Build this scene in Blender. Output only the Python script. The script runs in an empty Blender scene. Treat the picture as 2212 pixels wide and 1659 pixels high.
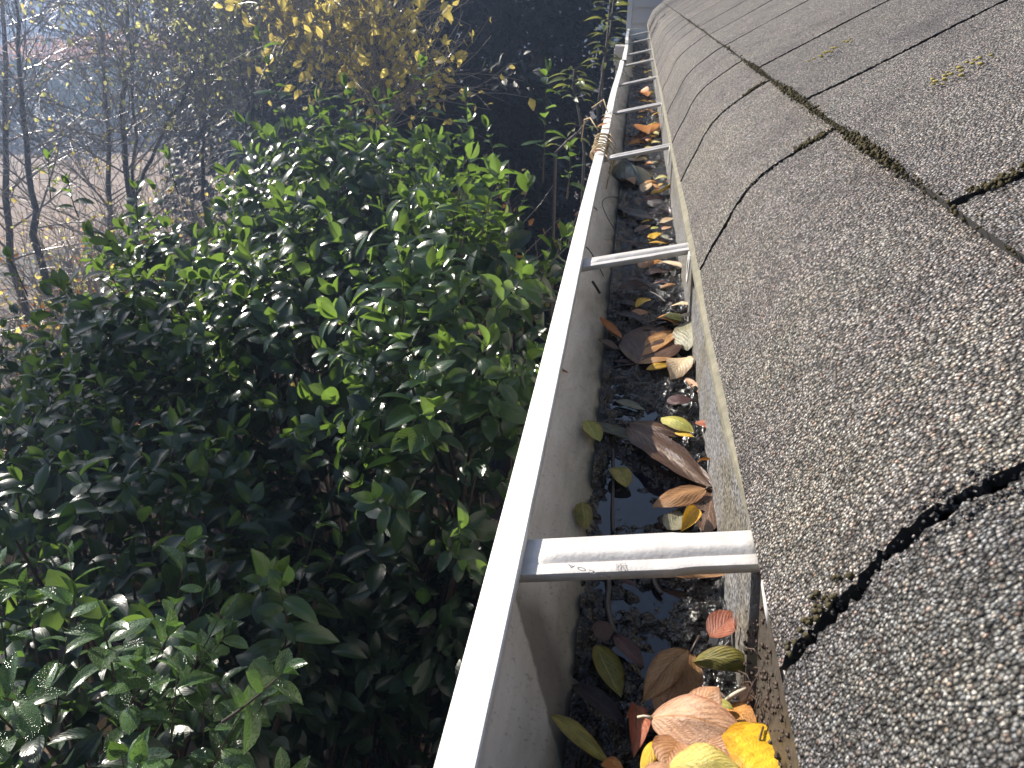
import bpy, math, random
import numpy as np
from mathutils import Vector, Matrix, noise as mnoise

# ------------------------------------------------------------------ camera, sky, sun, exposure
C = bpy.context.scene
COL = C.collection
H = 4.0                      # camera height above the ground
CAM = np.array([0.0, 0.0, H])
PITCH, YAW = math.radians(28.26), math.radians(8.64)
Fw = np.array([-math.sin(YAW)*math.cos(PITCH), math.cos(YAW)*math.cos(PITCH), -math.sin(PITCH)])
Rt = np.array([math.cos(YAW), math.sin(YAW), 0.0])
Up = np.cross(Rt, Fw)
cam = bpy.data.cameras.new('camera'); camo = bpy.data.objects.new('camera', cam); COL.objects.link(camo)
camo.location = CAM
camo.rotation_euler = Matrix((Rt, Up, -Fw)).transposed().to_euler()
cam.sensor_width = 36.0; cam.lens = 36.0*1600/2212
cam.clip_start = 0.02; cam.clip_end = 600
cam.dof.use_dof = True; cam.dof.focus_distance = 0.55; cam.dof.aperture_fstop = 36.0
C.camera = camo

SUN_EL, SUN_AZ = math.radians(31.0), math.radians(54.5)     # azimuth counted left of the gutter direction
SUN = Vector((-math.sin(SUN_AZ)*math.cos(SUN_EL), math.cos(SUN_AZ)*math.cos(SUN_EL), math.sin(SUN_EL)))
w = bpy.data.worlds.new('World'); C.world = w; w.use_nodes = True
nt = w.node_tree; nt.nodes.clear()
sky = nt.nodes.new('ShaderNodeTexSky'); sky.sky_type = 'NISHITA'; sky.sun_disc = False
sky.sun_elevation = SUN_EL; sky.sun_rotation = -SUN_AZ; sky.air_density = 1.0; sky.dust_density = 1.5
bg = nt.nodes.new('ShaderNodeBackground'); bg.inputs[1].default_value = 0.075
wo = nt.nodes.new('ShaderNodeOutputWorld')
nt.links.new(sky.outputs[0], bg.inputs[0]); nt.links.new(bg.outputs[0], wo.inputs[0])
sl = bpy.data.lights.new('sun', 'SUN'); sl.energy = 5.0; sl.angle = math.radians(0.5); sl.color = (1.0, 0.925, 0.82)
so = bpy.data.objects.new('sun', sl); COL.objects.link(so)
so.rotation_euler = SUN.to_track_quat('Z', 'Y').to_euler(); so.location = (0, 0, 30)
C.view_settings.view_transform = 'Standard'; C.view_settings.look = 'None'
C.view_settings.exposure = 1.15; C.view_settings.gamma = 1.0
C.cycles.use_denoising = True
C.cycles.max_bounces = 8; C.cycles.transmission_bounces = 4; C.cycles.volume_bounces = 0
C.cycles.sample_clamp_indirect = 6.0

rng = np.random.default_rng(7); R = random.Random(7)

# ------------------------------------------------------------------ helpers
def ray(x, y):
    return Fw + Rt*((x-1106.0)/1600.0) - Up*((y-829.5)/1600.0)
def atz(x, y, z):            # world point where the sight line meets height z (relative to the camera)
    d = ray(x, y); return CAM + d*(z/d[2])
def aty(x, y, Y):
    d = ray(x, y); return CAM + d*(Y/d[1])
def atd(x, y, D):            # ... at depth D
    return CAM + ray(x, y)*D

def props(o, label=None, cat=None, group=None, kind=None):
    if label: o['label'] = label
    if cat: o['category'] = cat
    if group: o['group'] = group
    if kind: o['kind'] = kind
    return o

def mesh_obj(name, V, faces, mat, parent=None, origin=None, uv=None, rnd=None, smooth=True):
    V = np.asarray(V, dtype=np.float64).reshape(-1, 3)
    if parent is not None: org = np.array(parent['_o'])
    elif origin is not None: org = np.array(origin, float)
    else: org = np.array([V[:, 0].mean(), V[:, 1].mean(), V[:, 2].min()])
    me = bpy.data.meshes.new(name)
    L = V - org
    if isinstance(faces, np.ndarray):
        nf, k = faces.shape
        me.vertices.add(len(L)); me.vertices.foreach_set('co', L.astype(np.float32).ravel())
        me.loops.add(nf*k); me.loops.foreach_set('vertex_index', faces.astype(np.int32).ravel())
        me.polygons.add(nf); me.polygons.foreach_set('loop_start', np.arange(nf, dtype=np.int32)*k)
        me.polygons.foreach_set('loop_total', np.full(nf, k, dtype=np.int32))
        me.update(calc_edges=True)
    else:
        me.from_pydata(L.tolist(), [], faces)
    if smooth: me.polygons.foreach_set('use_smooth', np.ones(len(me.polygons), dtype=bool))
    if uv is not None:
        lay = me.uv_layers.new(name='UVMap')
        idx = np.empty(len(me.loops), dtype=np.int32); me.loops.foreach_get('vertex_index', idx)
        lay.data.foreach_set('uv', np.asarray(uv, np.float32)[idx].ravel())
    if rnd is not None:
        a = me.attributes.new('rnd', 'FLOAT', 'POINT'); a.data.foreach_set('value', np.asarray(rnd, np.float32))
    me.materials.append(mat); me.validate()
    o = bpy.data.objects.new(name, me); COL.objects.link(o)
    o['_o'] = [float(t) for t in org]
    if parent is not None:
        o.parent = parent
        o['_o'] = parent['_o']
    else:
        o.location = org
    return o

def thing(name, label, cat, org, group=None):
    o = bpy.data.objects.new(name, None); COL.objects.link(o); o.location = [float(t) for t in org]
    o['_o'] = [float(t) for t in org]
    return props(o, label, cat, group)

class MB:
    def __init__(s): s.v = []; s.f = []
    def add(s, V, F):
        n = len(s.v); s.v.extend([tuple(p) for p in V]); s.f.extend([tuple(i+n for i in f) for f in F])
    def box(s, x0, x1, y0, y1, z0, z1):
        s.add([(x0,y0,z0),(x1,y0,z0),(x1,y1,z0),(x0,y1,z0),(x0,y0,z1),(x1,y0,z1),(x1,y1,z1),(x0,y1,z1)],
              [(0,3,2,1),(4,5,6,7),(0,1,5,4),(1,2,6,5),(2,3,7,6),(3,0,4,7)])
    def tube(s, P, Rr, n=5, cap=True):
        P = [Vector(p) for p in P]
        if not hasattr(Rr, '__len__'): Rr = [Rr]*len(P)
        base = len(s.v); up = Vector((0.13, 0.21, 0.97))
        for i, p in enumerate(P):
            t = (P[min(i+1, len(P)-1)] - P[max(i-1, 0)])
            t = t.normalized() if t.length > 1e-9 else Vector((0, 0, 1))
            a = t.cross(up)
            if a.length < 1e-3: a = t.cross(Vector((1, 0, 0)))
            a.normalize(); b = t.cross(a)
            for k in range(n):
                q = 2*math.pi*k/n
                s.v.append(tuple(p + (a*math.cos(q) + b*math.sin(q))*Rr[i]))
        for i in range(len(P)-1):
            for k in range(n):
                k2 = (k+1) % n
                s.f.append((base+i*n+k, base+i*n+k2, base+(i+1)*n+k2, base+(i+1)*n+k))
        if cap:
            s.f.append(tuple(base+k for k in range(n))[::-1]); e = base+(len(P)-1)*n
            s.f.append(tuple(e+k for k in range(n)))
    def extrude_y(s, prof, ys, closed=True):     # a profile of (x,z) swept along Y
        n = len(prof); base = len(s.v)
        for y in ys:
            for (x, z) in prof: s.v.append((x, y, z))
        m = n if closed else n-1
        for j in range(len(ys)-1):
            for i in range(m):
                i2 = (i+1) % n
                s.f.append((base+j*n+i, base+j*n+i2, base+(j+1)*n+i2, base+(j+1)*n+i))
        if closed:
            s.f.append(tuple(base+i for i in range(n))); e = base+(len(ys)-1)*n
            s.f.append(tuple(e+i for i in range(n))[::-1])
    def blob(s, c, r, sq=(1,1,1), seed=0, n=6, m=4, amp=.35):
        base = len(s.v); c = Vector(c)
        for j in range(m+1):
            th = math.pi*j/m
            for i in range(n):
                ph = 2*math.pi*i/n + j*.4
                d = Vector((math.sin(th)*math.cos(ph), math.sin(th)*math.sin(ph), math.cos(th)))
                k = 1 + amp*mnoise.noise(d*1.9 + Vector((seed*3.7, seed*1.3, 0)))*1.6
                s.v.append((c.x+d.x*r*sq[0]*k, c.y+d.y*r*sq[1]*k, c.z+d.z*r*sq[2]*k))
        for j in range(m):
            for i in range(n):
                i2 = (i+1) % n
                s.f.append((base+j*n+i, base+(j+1)*n+i, base+(j+1)*n+i2, base+j*n+i2))
    def build(s, name, mat, parent=None, origin=None, smooth=False, label=None):
        o = mesh_obj(name, s.v, s.f, mat, parent, origin, smooth=smooth)
        if label: o['label'] = label
        return o

# ------------------------------------------------------------------ materials
def newmat(name):
    m = bpy.data.materials.new(name); m.use_nodes = True
    nt = m.node_tree; nt.nodes.clear()
    out = nt.nodes.new('ShaderNodeOutputMaterial')
    return m, nt, out
class N:
    def __init__(s, nt): s.nt = nt
    def n(s, t, **kw):
        x = s.nt.nodes.new('ShaderNode'+t)
        for k, v in kw.items():
            if k.startswith('i_'): x.inputs[k[2:].replace('_', ' ')].default_value = v
            else: setattr(x, k, v)
        return x
    def l(s, a, b): s.nt.links.new(a, b)
    def coord(s): return s.n('TexCoord').outputs['Object']
    def noise(s, scale, detail=3, rough=.6, vec=None, out='Fac'):
        x = s.n('TexNoise'); x.inputs['Scale'].default_value = scale; x.inputs['Detail'].default_value = detail
        x.inputs['Roughness'].default_value = rough
        if vec is not None: s.l(vec, x.inputs['Vector'])
        return x.outputs[out]
    def ramp(s, fac, stops, interp='LINEAR'):
        x = s.n('ValToRGB'); e = x.color_ramp.elements; x.color_ramp.interpolation = interp
        while len(e) < len(stops): e.new(.5)
        for i, (p, c) in enumerate(stops):
            e[i].position = p; e[i].color = (*c, 1) if len(c) == 3 else c
        s.l(fac, x.inputs[0]); return x.outputs[0]
    def mix(s, fac, a, b, blend='MIX'):
        x = s.n('Mix', data_type='RGBA', blend_type=blend)
        for v, i in ((fac, 0), (a, 6), (b, 7)):
            if isinstance(v, (int, float)): x.inputs[i].default_value = v
            elif isinstance(v, tuple): x.inputs[i].default_value = (*v, 1)
            else: s.l(v, x.inputs[i])
        return x.outputs[2]
    def math(s, op, a, b=0.0, c=None):
        x = s.n('Math', operation=op)
        for i, v in enumerate((a, b) if c is None else (a, b, c)):
            if isinstance(v, (int, float)): x.inputs[i].default_value = v
            else: s.l(v, x.inputs[i])
        return x.outputs[0]
    def bump(s, h, strength, dist, prev=None):
        x = s.n('Bump'); x.inputs['Strength'].default_value = strength; x.inputs['Distance'].default_value = dist
        s.l(h, x.inputs['Height'])
        if prev is not None: s.l(prev, x.inputs['Normal'])
        return x.outputs[0]
    def bsdf(s, col, rough=.5, normal=None, spec=.5, coat=0.0, metal=0.0):
        x = s.n('BsdfPrincipled')
        for v, k in ((col, 'Base Color'), (rough, 'Roughness')):
            if isinstance(v, (int, float)): x.inputs[k].default_value = v
            elif isinstance(v, tuple): x.inputs[k].default_value = (*v, 1)
            else: s.l(v, x.inputs[k])
        x.inputs['Specular IOR Level'].default_value = spec; x.inputs['Metallic'].default_value = metal
        x.inputs['Coat Weight'].default_value = coat; x.inputs['Coat Roughness'].default_value = .1
        if normal is not None: s.l(normal, x.inputs['Normal'])
        return x.outputs[0]

def m_plain(name, col, rough=.6, var=.25, scale=8, bump=0, bscale=200, spec=.5, metal=0.0):
    m, nt, out = newmat(name); k = N(nt); v = k.coord()
    f = k.noise(scale, 4, .6, v)
    c = k.mix(f, tuple(x*(1-var) for x in col), tuple(min(1, x*(1+var)) for x in col))
    nrm = k.bump(k.noise(bscale, 3, .6, v), .6, bump) if bump else None
    k.l(k.bsdf(c, rough, nrm, spec, metal=metal), out.inputs[0]); return m

def m_shingle():
    m, nt, out = newmat('asphalt_shingle_granules'); k = N(nt); v = k.coord()
    jit = k.n('VectorMath', operation='ADD'); sc = k.n('VectorMath', operation='SCALE'); sc.inputs['Scale'].default_value = .0012
    k.l(k.noise(260, 2, .6, v, 'Color'), sc.inputs[0]); k.l(v, jit.inputs[0]); k.l(sc.outputs[0], jit.inputs[1])
    vo = k.n('TexVoronoi', feature='F1'); vo.inputs['Scale'].default_value = 720; k.l(jit.outputs[0], vo.inputs['Vector'])
    sep = k.n('SeparateColor'); k.l(vo.outputs['Color'], sep.inputs[0])
    grey = k.ramp(sep.outputs[0], [(0, (.045,.044,.043)), (.25, (.115,.112,.109)), (.52, (.20,.195,.187)), (.8, (.33,.322,.31)), (1, (.56,.55,.53))])
    tint = k.ramp(sep.outputs[1], [(0, (.80,.85,.92)), (.3, (1,1,1)), (.66, (1.0,.975,.94)), (.88, (1.0,.93,.82)), (.96, (1.02,.80,.68)), (1, (.95,.66,.56))])
    c = k.mix(1.0, grey, tint, 'MULTIPLY')
    patch = k.ramp(k.noise(9, 4, .65, v), [(.30, (.62,.58,.60)), (.46, (1,.95,.97)), (.60, (1.04,1.02,.98)), (.72, (1.2,1.14,1.04))])
    c = k.mix(1.0, c, patch, 'MULTIPLY')
    patch2 = k.ramp(k.noise(55, 3, .65, v), [(.3, (.8,.8,.8)), (.6, (1.12,1.12,1.1))])
    c = k.mix(1.0, c, patch2, 'MULTIPLY')
    dist = k.math('MULTIPLY', vo.outputs['Distance'], 1.0)
    tone = k.n('Attribute', attribute_name='rnd').outputs['Fac']
    c = k.mix(1.0, c, k.ramp(tone, [(0, (.74,.76,.79)), (.35, (1.0,.97,.95)), (.7, (1.06,1.05,1.02)), (1, (1.18,1.15,1.10))]), 'MULTIPLY')
    gap = k.ramp(dist, [(.36, (1,1,1)), (.72, (.12,.115,.11))])
    c = k.mix(1.0, c, gap, 'MULTIPLY')
    h = k.math('SUBTRACT', 1.0, vo.outputs['Distance'])
    h2 = k.math('ADD', h, k.math('MULTIPLY', sep.outputs[2], .5))
    b = k.bump(h2, 1.0, .0024)
    b = k.bump(k.noise(70, 3, .6, v), .4, .002, b)
    k.l(k.bsdf(c, .62, b, .4), out.inputs[0]); return m

def m_leaf(name, col, trans, mixf=.4, rough=.3, droplets=False, spec=.6, var=.35, glow=(1, 1, 1)):
    m, nt, out = newmat(name); k = N(nt); v = k.coord()
    at = k.n('Attribute', attribute_name='rnd').outputs['Fac']
    uv = k.n('UVMap').outputs[0]; sx = k.n('SeparateXYZ'); k.l(uv, sx.inputs[0])
    lo = tuple(x*(1-var) for x in col); hi = tuple(x*(1+var) for x in col)
    c = k.mix(at, lo, hi)
    ax = k.math('ABSOLUTE', k.math('SUBTRACT', sx.outputs[0], .5))
    rib = k.math('LESS_THAN', ax, .03)
    c = k.mix(k.math('MULTIPLY', rib, .5), c, tuple(min(1, x*1.8+.03) for x in col))
    if droplets:
        vo = k.n('TexVoronoi', feature='F1'); vo.inputs['Scale'].default_value = 330; k.l(v, vo.inputs['Vector'])
        hgt = k.ramp(vo.outputs['Distance'], [(.0, (1,1,1)), (.42, (0,0,0))])
        nrm = k.bump(hgt, .9, .003)
    else:
        wv = k.math('SINE', k.math('MULTIPLY', k.math('ADD', sx.outputs[1], k.math('MULTIPLY', ax, -.9)), 55.0))
        nrm = k.bump(wv, .12, .001)
        nrm = k.bump(k.noise(90, 2, .5, v), .25, .002, nrm)
    p = k.bsdf(c, rough, nrm, spec)
    tr = k.n('BsdfTranslucent'); tc = k.mix(at, tuple(x*.6 for x in trans), trans); k.l(tc, tr.inputs[0]); k.l(nrm, tr.inputs[1])
    mx = k.n('MixShader'); mx.inputs[0].default_value = mixf
    k.l(p, mx.inputs[1]); k.l(tr.outputs[0], mx.inputs[2]); k.l(mx.outputs[0], out.inputs[0]); return m

def m_fallen(name, c1, c2, vein, rough=.38, mixf=.18, spots=.5):
    m, nt, out = newmat(name); k = N(nt)
    uv = k.n('UVMap').outputs[0]; sx = k.n('SeparateXYZ'); k.l(uv, sx.inputs[0])
    rnd = k.n('ObjectInfo').outputs['Random']
    off = k.n('VectorMath', operation='ADD'); k.l(uv, off.inputs[0])
    cm = k.n('CombineXYZ'); k.l(k.math('MULTIPLY', rnd, 37.0), cm.inputs[0]); k.l(k.math('MULTIPLY', rnd, 91.0), cm.inputs[1]); k.l(cm.outputs[0], off.inputs[1])
    u, vv = sx.outputs[0], sx.outputs[1]
    f = k.noise(2.6, 5, .62, off.outputs[0])
    f = k.math('ADD', f, k.math('MULTIPLY', k.math('SUBTRACT', rnd, .5), .35))
    c = k.mix(k.ramp(f, [(.33, (0,0,0)), (.66, (1,1,1))]), c1, c2)
    ax = k.math('ABSOLUTE', k.math('SUBTRACT', u, .5))
    wob = k.math('MULTIPLY', k.math('SUBTRACT', k.noise(5, 2, .5, off.outputs[0]), .5), .12)
    ph = k.math('MULTIPLY', k.math('ADD', k.math('SUBTRACT', vv, k.math('MULTIPLY', ax, .95)), wob), 52.0)
    side = k.math('GREATER_THAN', k.math('SINE', ph), .93)
    rib = k.math('LESS_THAN', ax, .022)
    vm = k.math('MAXIMUM', rib, k.math('MULTIPLY', side, .25))
    c = k.mix(k.math('MULTIPLY', vm, .65), c, vein)
    edge = k.math('ADD', k.math('MULTIPLY', ax, 2.0), k.math('MULTIPLY', k.math('SUBTRACT', k.noise(7, 4, .7, off.outputs[0]), .5), 1.1))
    c = k.mix(k.math('MULTIPLY', k.ramp(edge, [(.72, (0,0,0)), (1.05, (1,1,1))]), .7), c, k.mix(1.0, c, (.55,.36,.25), 'MULTIPLY'))
    bl = k.ramp(k.noise(9, 5, .75, off.outputs[0]), [(.35, (.72,.66,.6)), (.5, (1,1,1)), (.68, (1.15,1.1,1.0))])
    c = k.mix(1.0, c, bl, 'MULTIPLY')
    sp = k.ramp(k.noise(17, 4, .75, off.outputs[0]), [(.60, (0,0,0)), (.66, (1,1,1))])
    c = k.mix(k.math('MULTIPLY', sp, spots), c, tuple(x*.25 for x in c1))
    hgt = k.math('ADD', k.math('MULTIPLY', k.math('SINE', ph), .16), k.math('MULTIPLY', k.noise(40, 3, .6, off.outputs[0]), 1.0))
    nrm = k.bump(hgt, .5, .0012)
    p = k.bsdf(c, rough, nrm, .5)
    tr = k.n('BsdfTranslucent'); k.l(c, tr.inputs[0])
    mx = k.n('MixShader'); mx.inputs[0].default_value = mixf
    k.l(p, mx.inputs[1]); k.l(tr.outputs[0], mx.inputs[2]); k.l(mx.outputs[0], out.inputs[0]); return m

def m_paint_white():
    m, nt, out = newmat('white_painted_aluminium'); k = N(nt); v = k.coord()
    d = k.ramp(k.noise(900, 2, .7, v), [(.30, (.45,.4,.33)), (.38, (.82,.81,.78))])
    d2 = k.ramp(k.noise(30, 4, .6, v), [(.3, (.78,.75,.7)), (.55, (1,1,1))])
    k.l(k.bsdf(k.mix(1.0, d, d2, 'MULTIPLY'), .42, k.bump(k.noise(60, 2, .5, v), .1, .002), .5), out.inputs[0]); return m

def m_trough():
    # white paint that has turned grey, with a brown tide mark that grows towards the bottom
    m, nt, out = newmat('grimy_gutter_paint'); k = N(nt); v = k.coord()
    sx = k.n('SeparateXYZ'); k.l(v, sx.inputs[0])
    x, y, z = sx.outputs
    st = k.n('Mapping'); st.inputs['Scale'].default_value = (1, .25, 1); k.l(v, st.inputs[0])
    nz = k.noise(60, 5, .65, st.outputs[0])
    hz = k.math('ADD', z, k.math('MULTIPLY', k.math('SUBTRACT', nz, .5), .022))     # object z: 0 at the trough bottom
    tide = k.ramp(k.math('MULTIPLY', hz, 10.0), [(.26, (.04,.037,.03)), (.335, (.24,.205,.14)), (.42, (.52,.45,.35)), (.54, (.76,.70,.62)), (.8, (.86,.82,.77))])
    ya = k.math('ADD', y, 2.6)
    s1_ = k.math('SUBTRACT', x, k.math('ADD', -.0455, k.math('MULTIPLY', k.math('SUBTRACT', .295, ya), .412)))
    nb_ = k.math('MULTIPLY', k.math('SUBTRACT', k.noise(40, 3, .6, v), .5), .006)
    hanger_shade = k.ramp(k.math('MULTIPLY', k.math('ADD', s1_, nb_), 30.0), [(.0, (0,0,0)), (.05, (1,1,1)), (.42, (1,1,1)), (.78, (0,0,0))])  # dark band slanting from the near hanger: its shade painted into the wall
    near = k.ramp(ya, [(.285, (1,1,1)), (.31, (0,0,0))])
    c = k.mix(k.math('MULTIPLY', k.math('MULTIPLY', hanger_shade, near), .8), tide, (.05,.036,.028))
    sp = k.ramp(k.noise(330, 3, .7, v), [(.3, (.35,.3,.25)), (.42, (1,1,1))])
    c = k.mix(.6, c, sp, 'MULTIPLY')
    # the back wall is coated with washed-down granules
    vo = k.n('TexVoronoi'); vo.inputs['Scale'].default_value = 620; k.l(v, vo.inputs['Vector'])
    s2 = k.n('SeparateColor'); k.l(vo.outputs['Color'], s2.inputs[0])
    gr = k.ramp(s2.outputs[0], [(0, (.03,.03,.03)), (.45, (.12,.12,.123)), (.8, (.20,.20,.205)), (1, (.28,.275,.27))])
    back = k.math('GREATER_THAN', x, .065)
    dirt = k.ramp(k.math('ADD', k.math('ADD', y, 2.6), k.math('MULTIPLY', k.noise(70, 4, .7, v), .05)), [(.285, (1,1,1)), (.30, (0,0,0))])
    gr = k.mix(k.math('MULTIPLY', dirt, .9), gr, k.mix(k.noise(260, 3, .7, v), (.012,.009,.006), (.07,.05,.03)))
    c = k.mix(back, c, gr)
    rim = k.ramp(k.noise(20, 3, .6, v), [(.45, (1,1,1)), (.62, (.72,.62,.4))])
    c = k.mix(k.math('MULTIPLY', back, .7), c, k.mix(1.0, c, rim, 'MULTIPLY'))
    b = k.bump(k.noise(420, 3, .6, v), .12, .0005)
    rg = k.ramp(k.math('MULTIPLY', hz, 10.0), [(.34, (.6,)*3), (.5, (.26,)*3), (.75, (.16,)*3)])
    rg2 = k.math('MAXIMUM', rg, k.math('MULTIPLY', back, .6))
    k.l(k.bsdf(c, rg2, b, .6), out.inputs[0]); return m

def m_mud():
    m, nt, out = newmat('wet_black_mud'); k = N(nt); v = k.coord()
    c = k.ramp(k.noise(120, 5, .7, v), [(.3, (.003,.0027,.0024)), (.6, (.008,.007,.006)), (.85, (.025,.02,.014))])
    b = k.bump(k.noise(520, 3, .6, v), .5, .0012)
    b = k.bump(k.noise(190, 3, .6, v), 1.0, .004, b)
    k.l(k.bsdf(c, k.ramp(k.noise(50, 2, .5, v), [(.3, (.05,)*3), (.7, (.15,)*3)]), b, .45), out.inputs[0]); return m

def m_water():
    m, nt, out = newmat('dirty_standing_water'); k = N(nt); v = k.coord()
    b = k.bump(k.noise(90, 2, .5, v), .10, .002)
    k.l(k.bsdf((.008,.009,.014), .04, b, .6), out.inputs[0]); return m

def m_ground():
    m, nt, out = newmat('leaf_littered_earth'); k = N(nt); v = k.coord()
    vo = k.n('TexVoronoi'); vo.inputs['Scale'].default_value = 9; k.l(v, vo.inputs['Vector'])
    s2 = k.n('SeparateColor'); k.l(vo.outputs['Color'], s2.inputs[0])
    c = k.ramp(s2.outputs[0], [(0, (.02,.016,.012)), (.5, (.055,.04,.028)), (.85, (.12,.075,.035)), (1, (.25,.15,.05))])
    c2 = k.ramp(k.noise(.4, 4, .6, v), [(.35, (.5,.5,.5)), (.65, (1.3,1.2,1.1))])
    k.l(k.bsdf(k.mix(1.0, c, c2, 'MULTIPLY'), .8, k.bump(vo.outputs['Distance'], .6, .03), .3), out.inputs[0]); return m

M = {}
M['shingle'] = m_shingle()
M['white'] = m_paint_white()
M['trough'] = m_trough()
M['mud'] = m_mud(); M['water'] = m_water(); M['ground'] = m_ground()
M['hanger'] = m_plain('mill_white_hanger', (.50,.475,.45), .34, .42, 75, .0005, 420)
M['wood'] = m_plain('weathered_wood', (.155,.142,.10), .85, .7, 90, .001, 260)
M['siding'] = m_plain('painted_siding', (.52,.48,.45), .6, .06, 5)
M['trim'] = m_plain('white_trim_board', (.55,.55,.58), .5, .06, 5)
M['asphalt_felt'] = m_plain('dark_felt', (.018,.017,.016), .9, .3, 30)
M['moss'] = m_plain('dry_moss', (.06,.05,.025), .95, .5, 150, .002, 500, .2)
M['lichen'] = m_plain('yellow_lichen', (.30,.25,.07), .9, .4, 200, .001, 600, .2)
M['bark'] = m_plain('grey_brown_bark', (.05,.045,.042), .7, .4, 30, .004, 90, .4)
M['twig'] = m_plain('fine_twig', (.22,.185,.155), .3, .4, 20, 0, 0, .6)
M['stem'] = m_plain('brown_green_stem', (.09,.06,.035), .6, .4, 30)
M['redstem'] = m_plain('reddish_stem', (.035,.022,.016), .5, .3, 30)
M['vine'] = m_plain('dried_vine', (.42,.30,.15), .7, .4, 150)
M['darkline'] = m_plain('dark_rootlet', (.035,.025,.018), .5, .3, 90)
M['pale_root'] = m_plain('pale_rootlet', (.5,.42,.3), .6, .3, 90)
M['hook'] = m_plain('hook_steel', (.62,.6,.56), .4, .15, 80)
M['ink'] = m_plain('faded_stamp_ink', (.22,.2,.2), .6, .2, 400)
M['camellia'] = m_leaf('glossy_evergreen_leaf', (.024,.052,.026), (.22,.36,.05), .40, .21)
M['camellia_wet'] = m_leaf('wet_evergreen_leaf', (.06,.11,.04), (.16,.30,.05), .3, .2, True)
M['camellia_dark'] = m_leaf('shaded_evergreen_leaf', (.012,.028,.012), (.04,.09,.015), .18, .32, False, .45)  # darker copy of the leaf: shade among the shrubs put into its colour
M['yellowleaf'] = m_leaf('autumn_yellow_leaf', (.55,.42,.09), (1.0,.80,.20), .55, .4, False, .4, .3)
M['limeleaf'] = m_leaf('autumn_lime_leaf', (.46,.45,.16), (.9,.88,.32), .55, .4, False, .4, .3)
M['orangeleaf'] = m_leaf('autumn_orange_leaf', (.4,.17,.04), (.7,.28,.05), .45, .4, False, .4, .35)
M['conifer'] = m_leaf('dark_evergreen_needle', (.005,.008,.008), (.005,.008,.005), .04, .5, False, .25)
M['sapling'] = m_leaf('sapling_leaf', (.12,.15,.045), (.32,.34,.07), .38, .35)
M['road'] = m_plain('wet_asphalt', (.055,.055,.06), .7, .3, 2, .002, 300)
M['paving'] = m_plain('pale_concrete', (.30,.225,.165), .95, .4, 1.5, .01, 30, .1)
M['gravel'] = m_plain('pale_gravel', (.30,.27,.25), .7, .35, 6, .01, 40)

# fallen leaf colours
FL = {
 'yellow': m_fallen('leaf_yellow', (.56,.31,.012), (.74,.47,.03), (.62,.48,.10)),
 'lime':   m_fallen('leaf_lime', (.36,.36,.06), (.62,.50,.13), (.6,.6,.2)),
 'olive':  m_fallen('leaf_olive', (.20,.18,.03), (.46,.36,.06), (.45,.38,.1)),
 'pink':   m_fallen('leaf_pink_tan', (.48,.24,.11), (.58,.35,.22), (.40,.17,.04)),
 'orange': m_fallen('leaf_orange', (.48,.17,.04), (.6,.28,.06), (.4,.14,.03)),
 'red':    m_fallen('leaf_red_brown', (.26,.065,.03), (.42,.14,.07), (.2,.05,.02)),
 'tan':    m_fallen('leaf_tan', (.36,.19,.08), (.48,.27,.11), (.2,.09,.04)),
 'brown':  m_fallen('leaf_brown', (.08,.045,.030), (.155,.088,.056), (.26,.17,.10), .3),
 'dark':   m_fallen('leaf_dark_brown', (.022,.014,.012), (.06,.036,.03), (.09,.06,.05), .2),
 'maroon': m_fallen('leaf_maroon', (.05,.02,.02), (.11,.042,.042), (.07,.03,.03), .28),
 'grey':   m_fallen('leaf_grey_green', (.15,.15,.10), (.28,.27,.18), (.33,.31,.2), .3),
 'pale':   m_fallen('leaf_pale_beige', (.55,.40,.24), (.68,.54,.36), (.45,.3,.12)),
 'green':  m_fallen('leaf_dark_green', (.03,.05,.03), (.07,.09,.05), (.2,.2,.14), .25),
}
FL_STALK = M['pale_root']

# ------------------------------------------------------------------ the ground and the street beyond
def sheet(name, pts, z, mat, kind='structure'):
    o = mesh_obj(name, [(p[0], p[1], z) for p in pts], [tuple(range(len(pts)))], mat, smooth=False, origin=(0, 0, z))
    return props(o, kind=kind)
sheet('ground', [(-260,-60), (160,-60), (160,320), (-260,320)], 0.0, M['ground'])
def gp(x, y): p = atz(x, y, -H); return (p[0], p[1])
sheet('gravel_path', [gp(-400,560), gp(-300,330), gp(300,318), gp(660,330), gp(800,400), gp(600,520)], .004, M['paving'])
sheet('road', [gp(-700,300), gp(-500,200), gp(500,190), gp(900,215), gp(900,262), gp(420,300)], .004, M['road'])
sheet('driveway', [gp(440,322), gp(455,292), gp(640,282), gp(760,318)], .008, M['paving'])

# ------------------------------------------------------------------ the house: roof, fascia, siding wall
Z = lambda z: z + H
LIP = -.245
eave_prof = [(.0685,-.2200),(.0735,-.2050),(.0800,-.1900),(.0858,-.1765),(.0915,-.1610),(.0990,-.1470),(.1090,-.1355),(.1200,-.1255),(.1330,-.1155),(.1470,-.1050),(.1620,-.0955),(.1800,-.0855),(.2000,-.0745)]
house = thing('house', 'house with a mossy grey shingle roof and grey lap siding at its far end', 'house', (1.2, 2.8, 0))
deck = MB()
deck.extrude_y([(.082,Z(-.2255)),(.1015,Z(-.172)),(.126,Z(-.138)),(.166,Z(-.110)),(.60,Z(.130)),(4.0,Z(2.0)),(4.0,Z(1.9)),(.60,Z(.05)),(.12,Z(-.235)),(.09,Z(-.245))], [-1.5, 5.72])
roof = deck.build('roof', M['asphalt_felt'], house)

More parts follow.
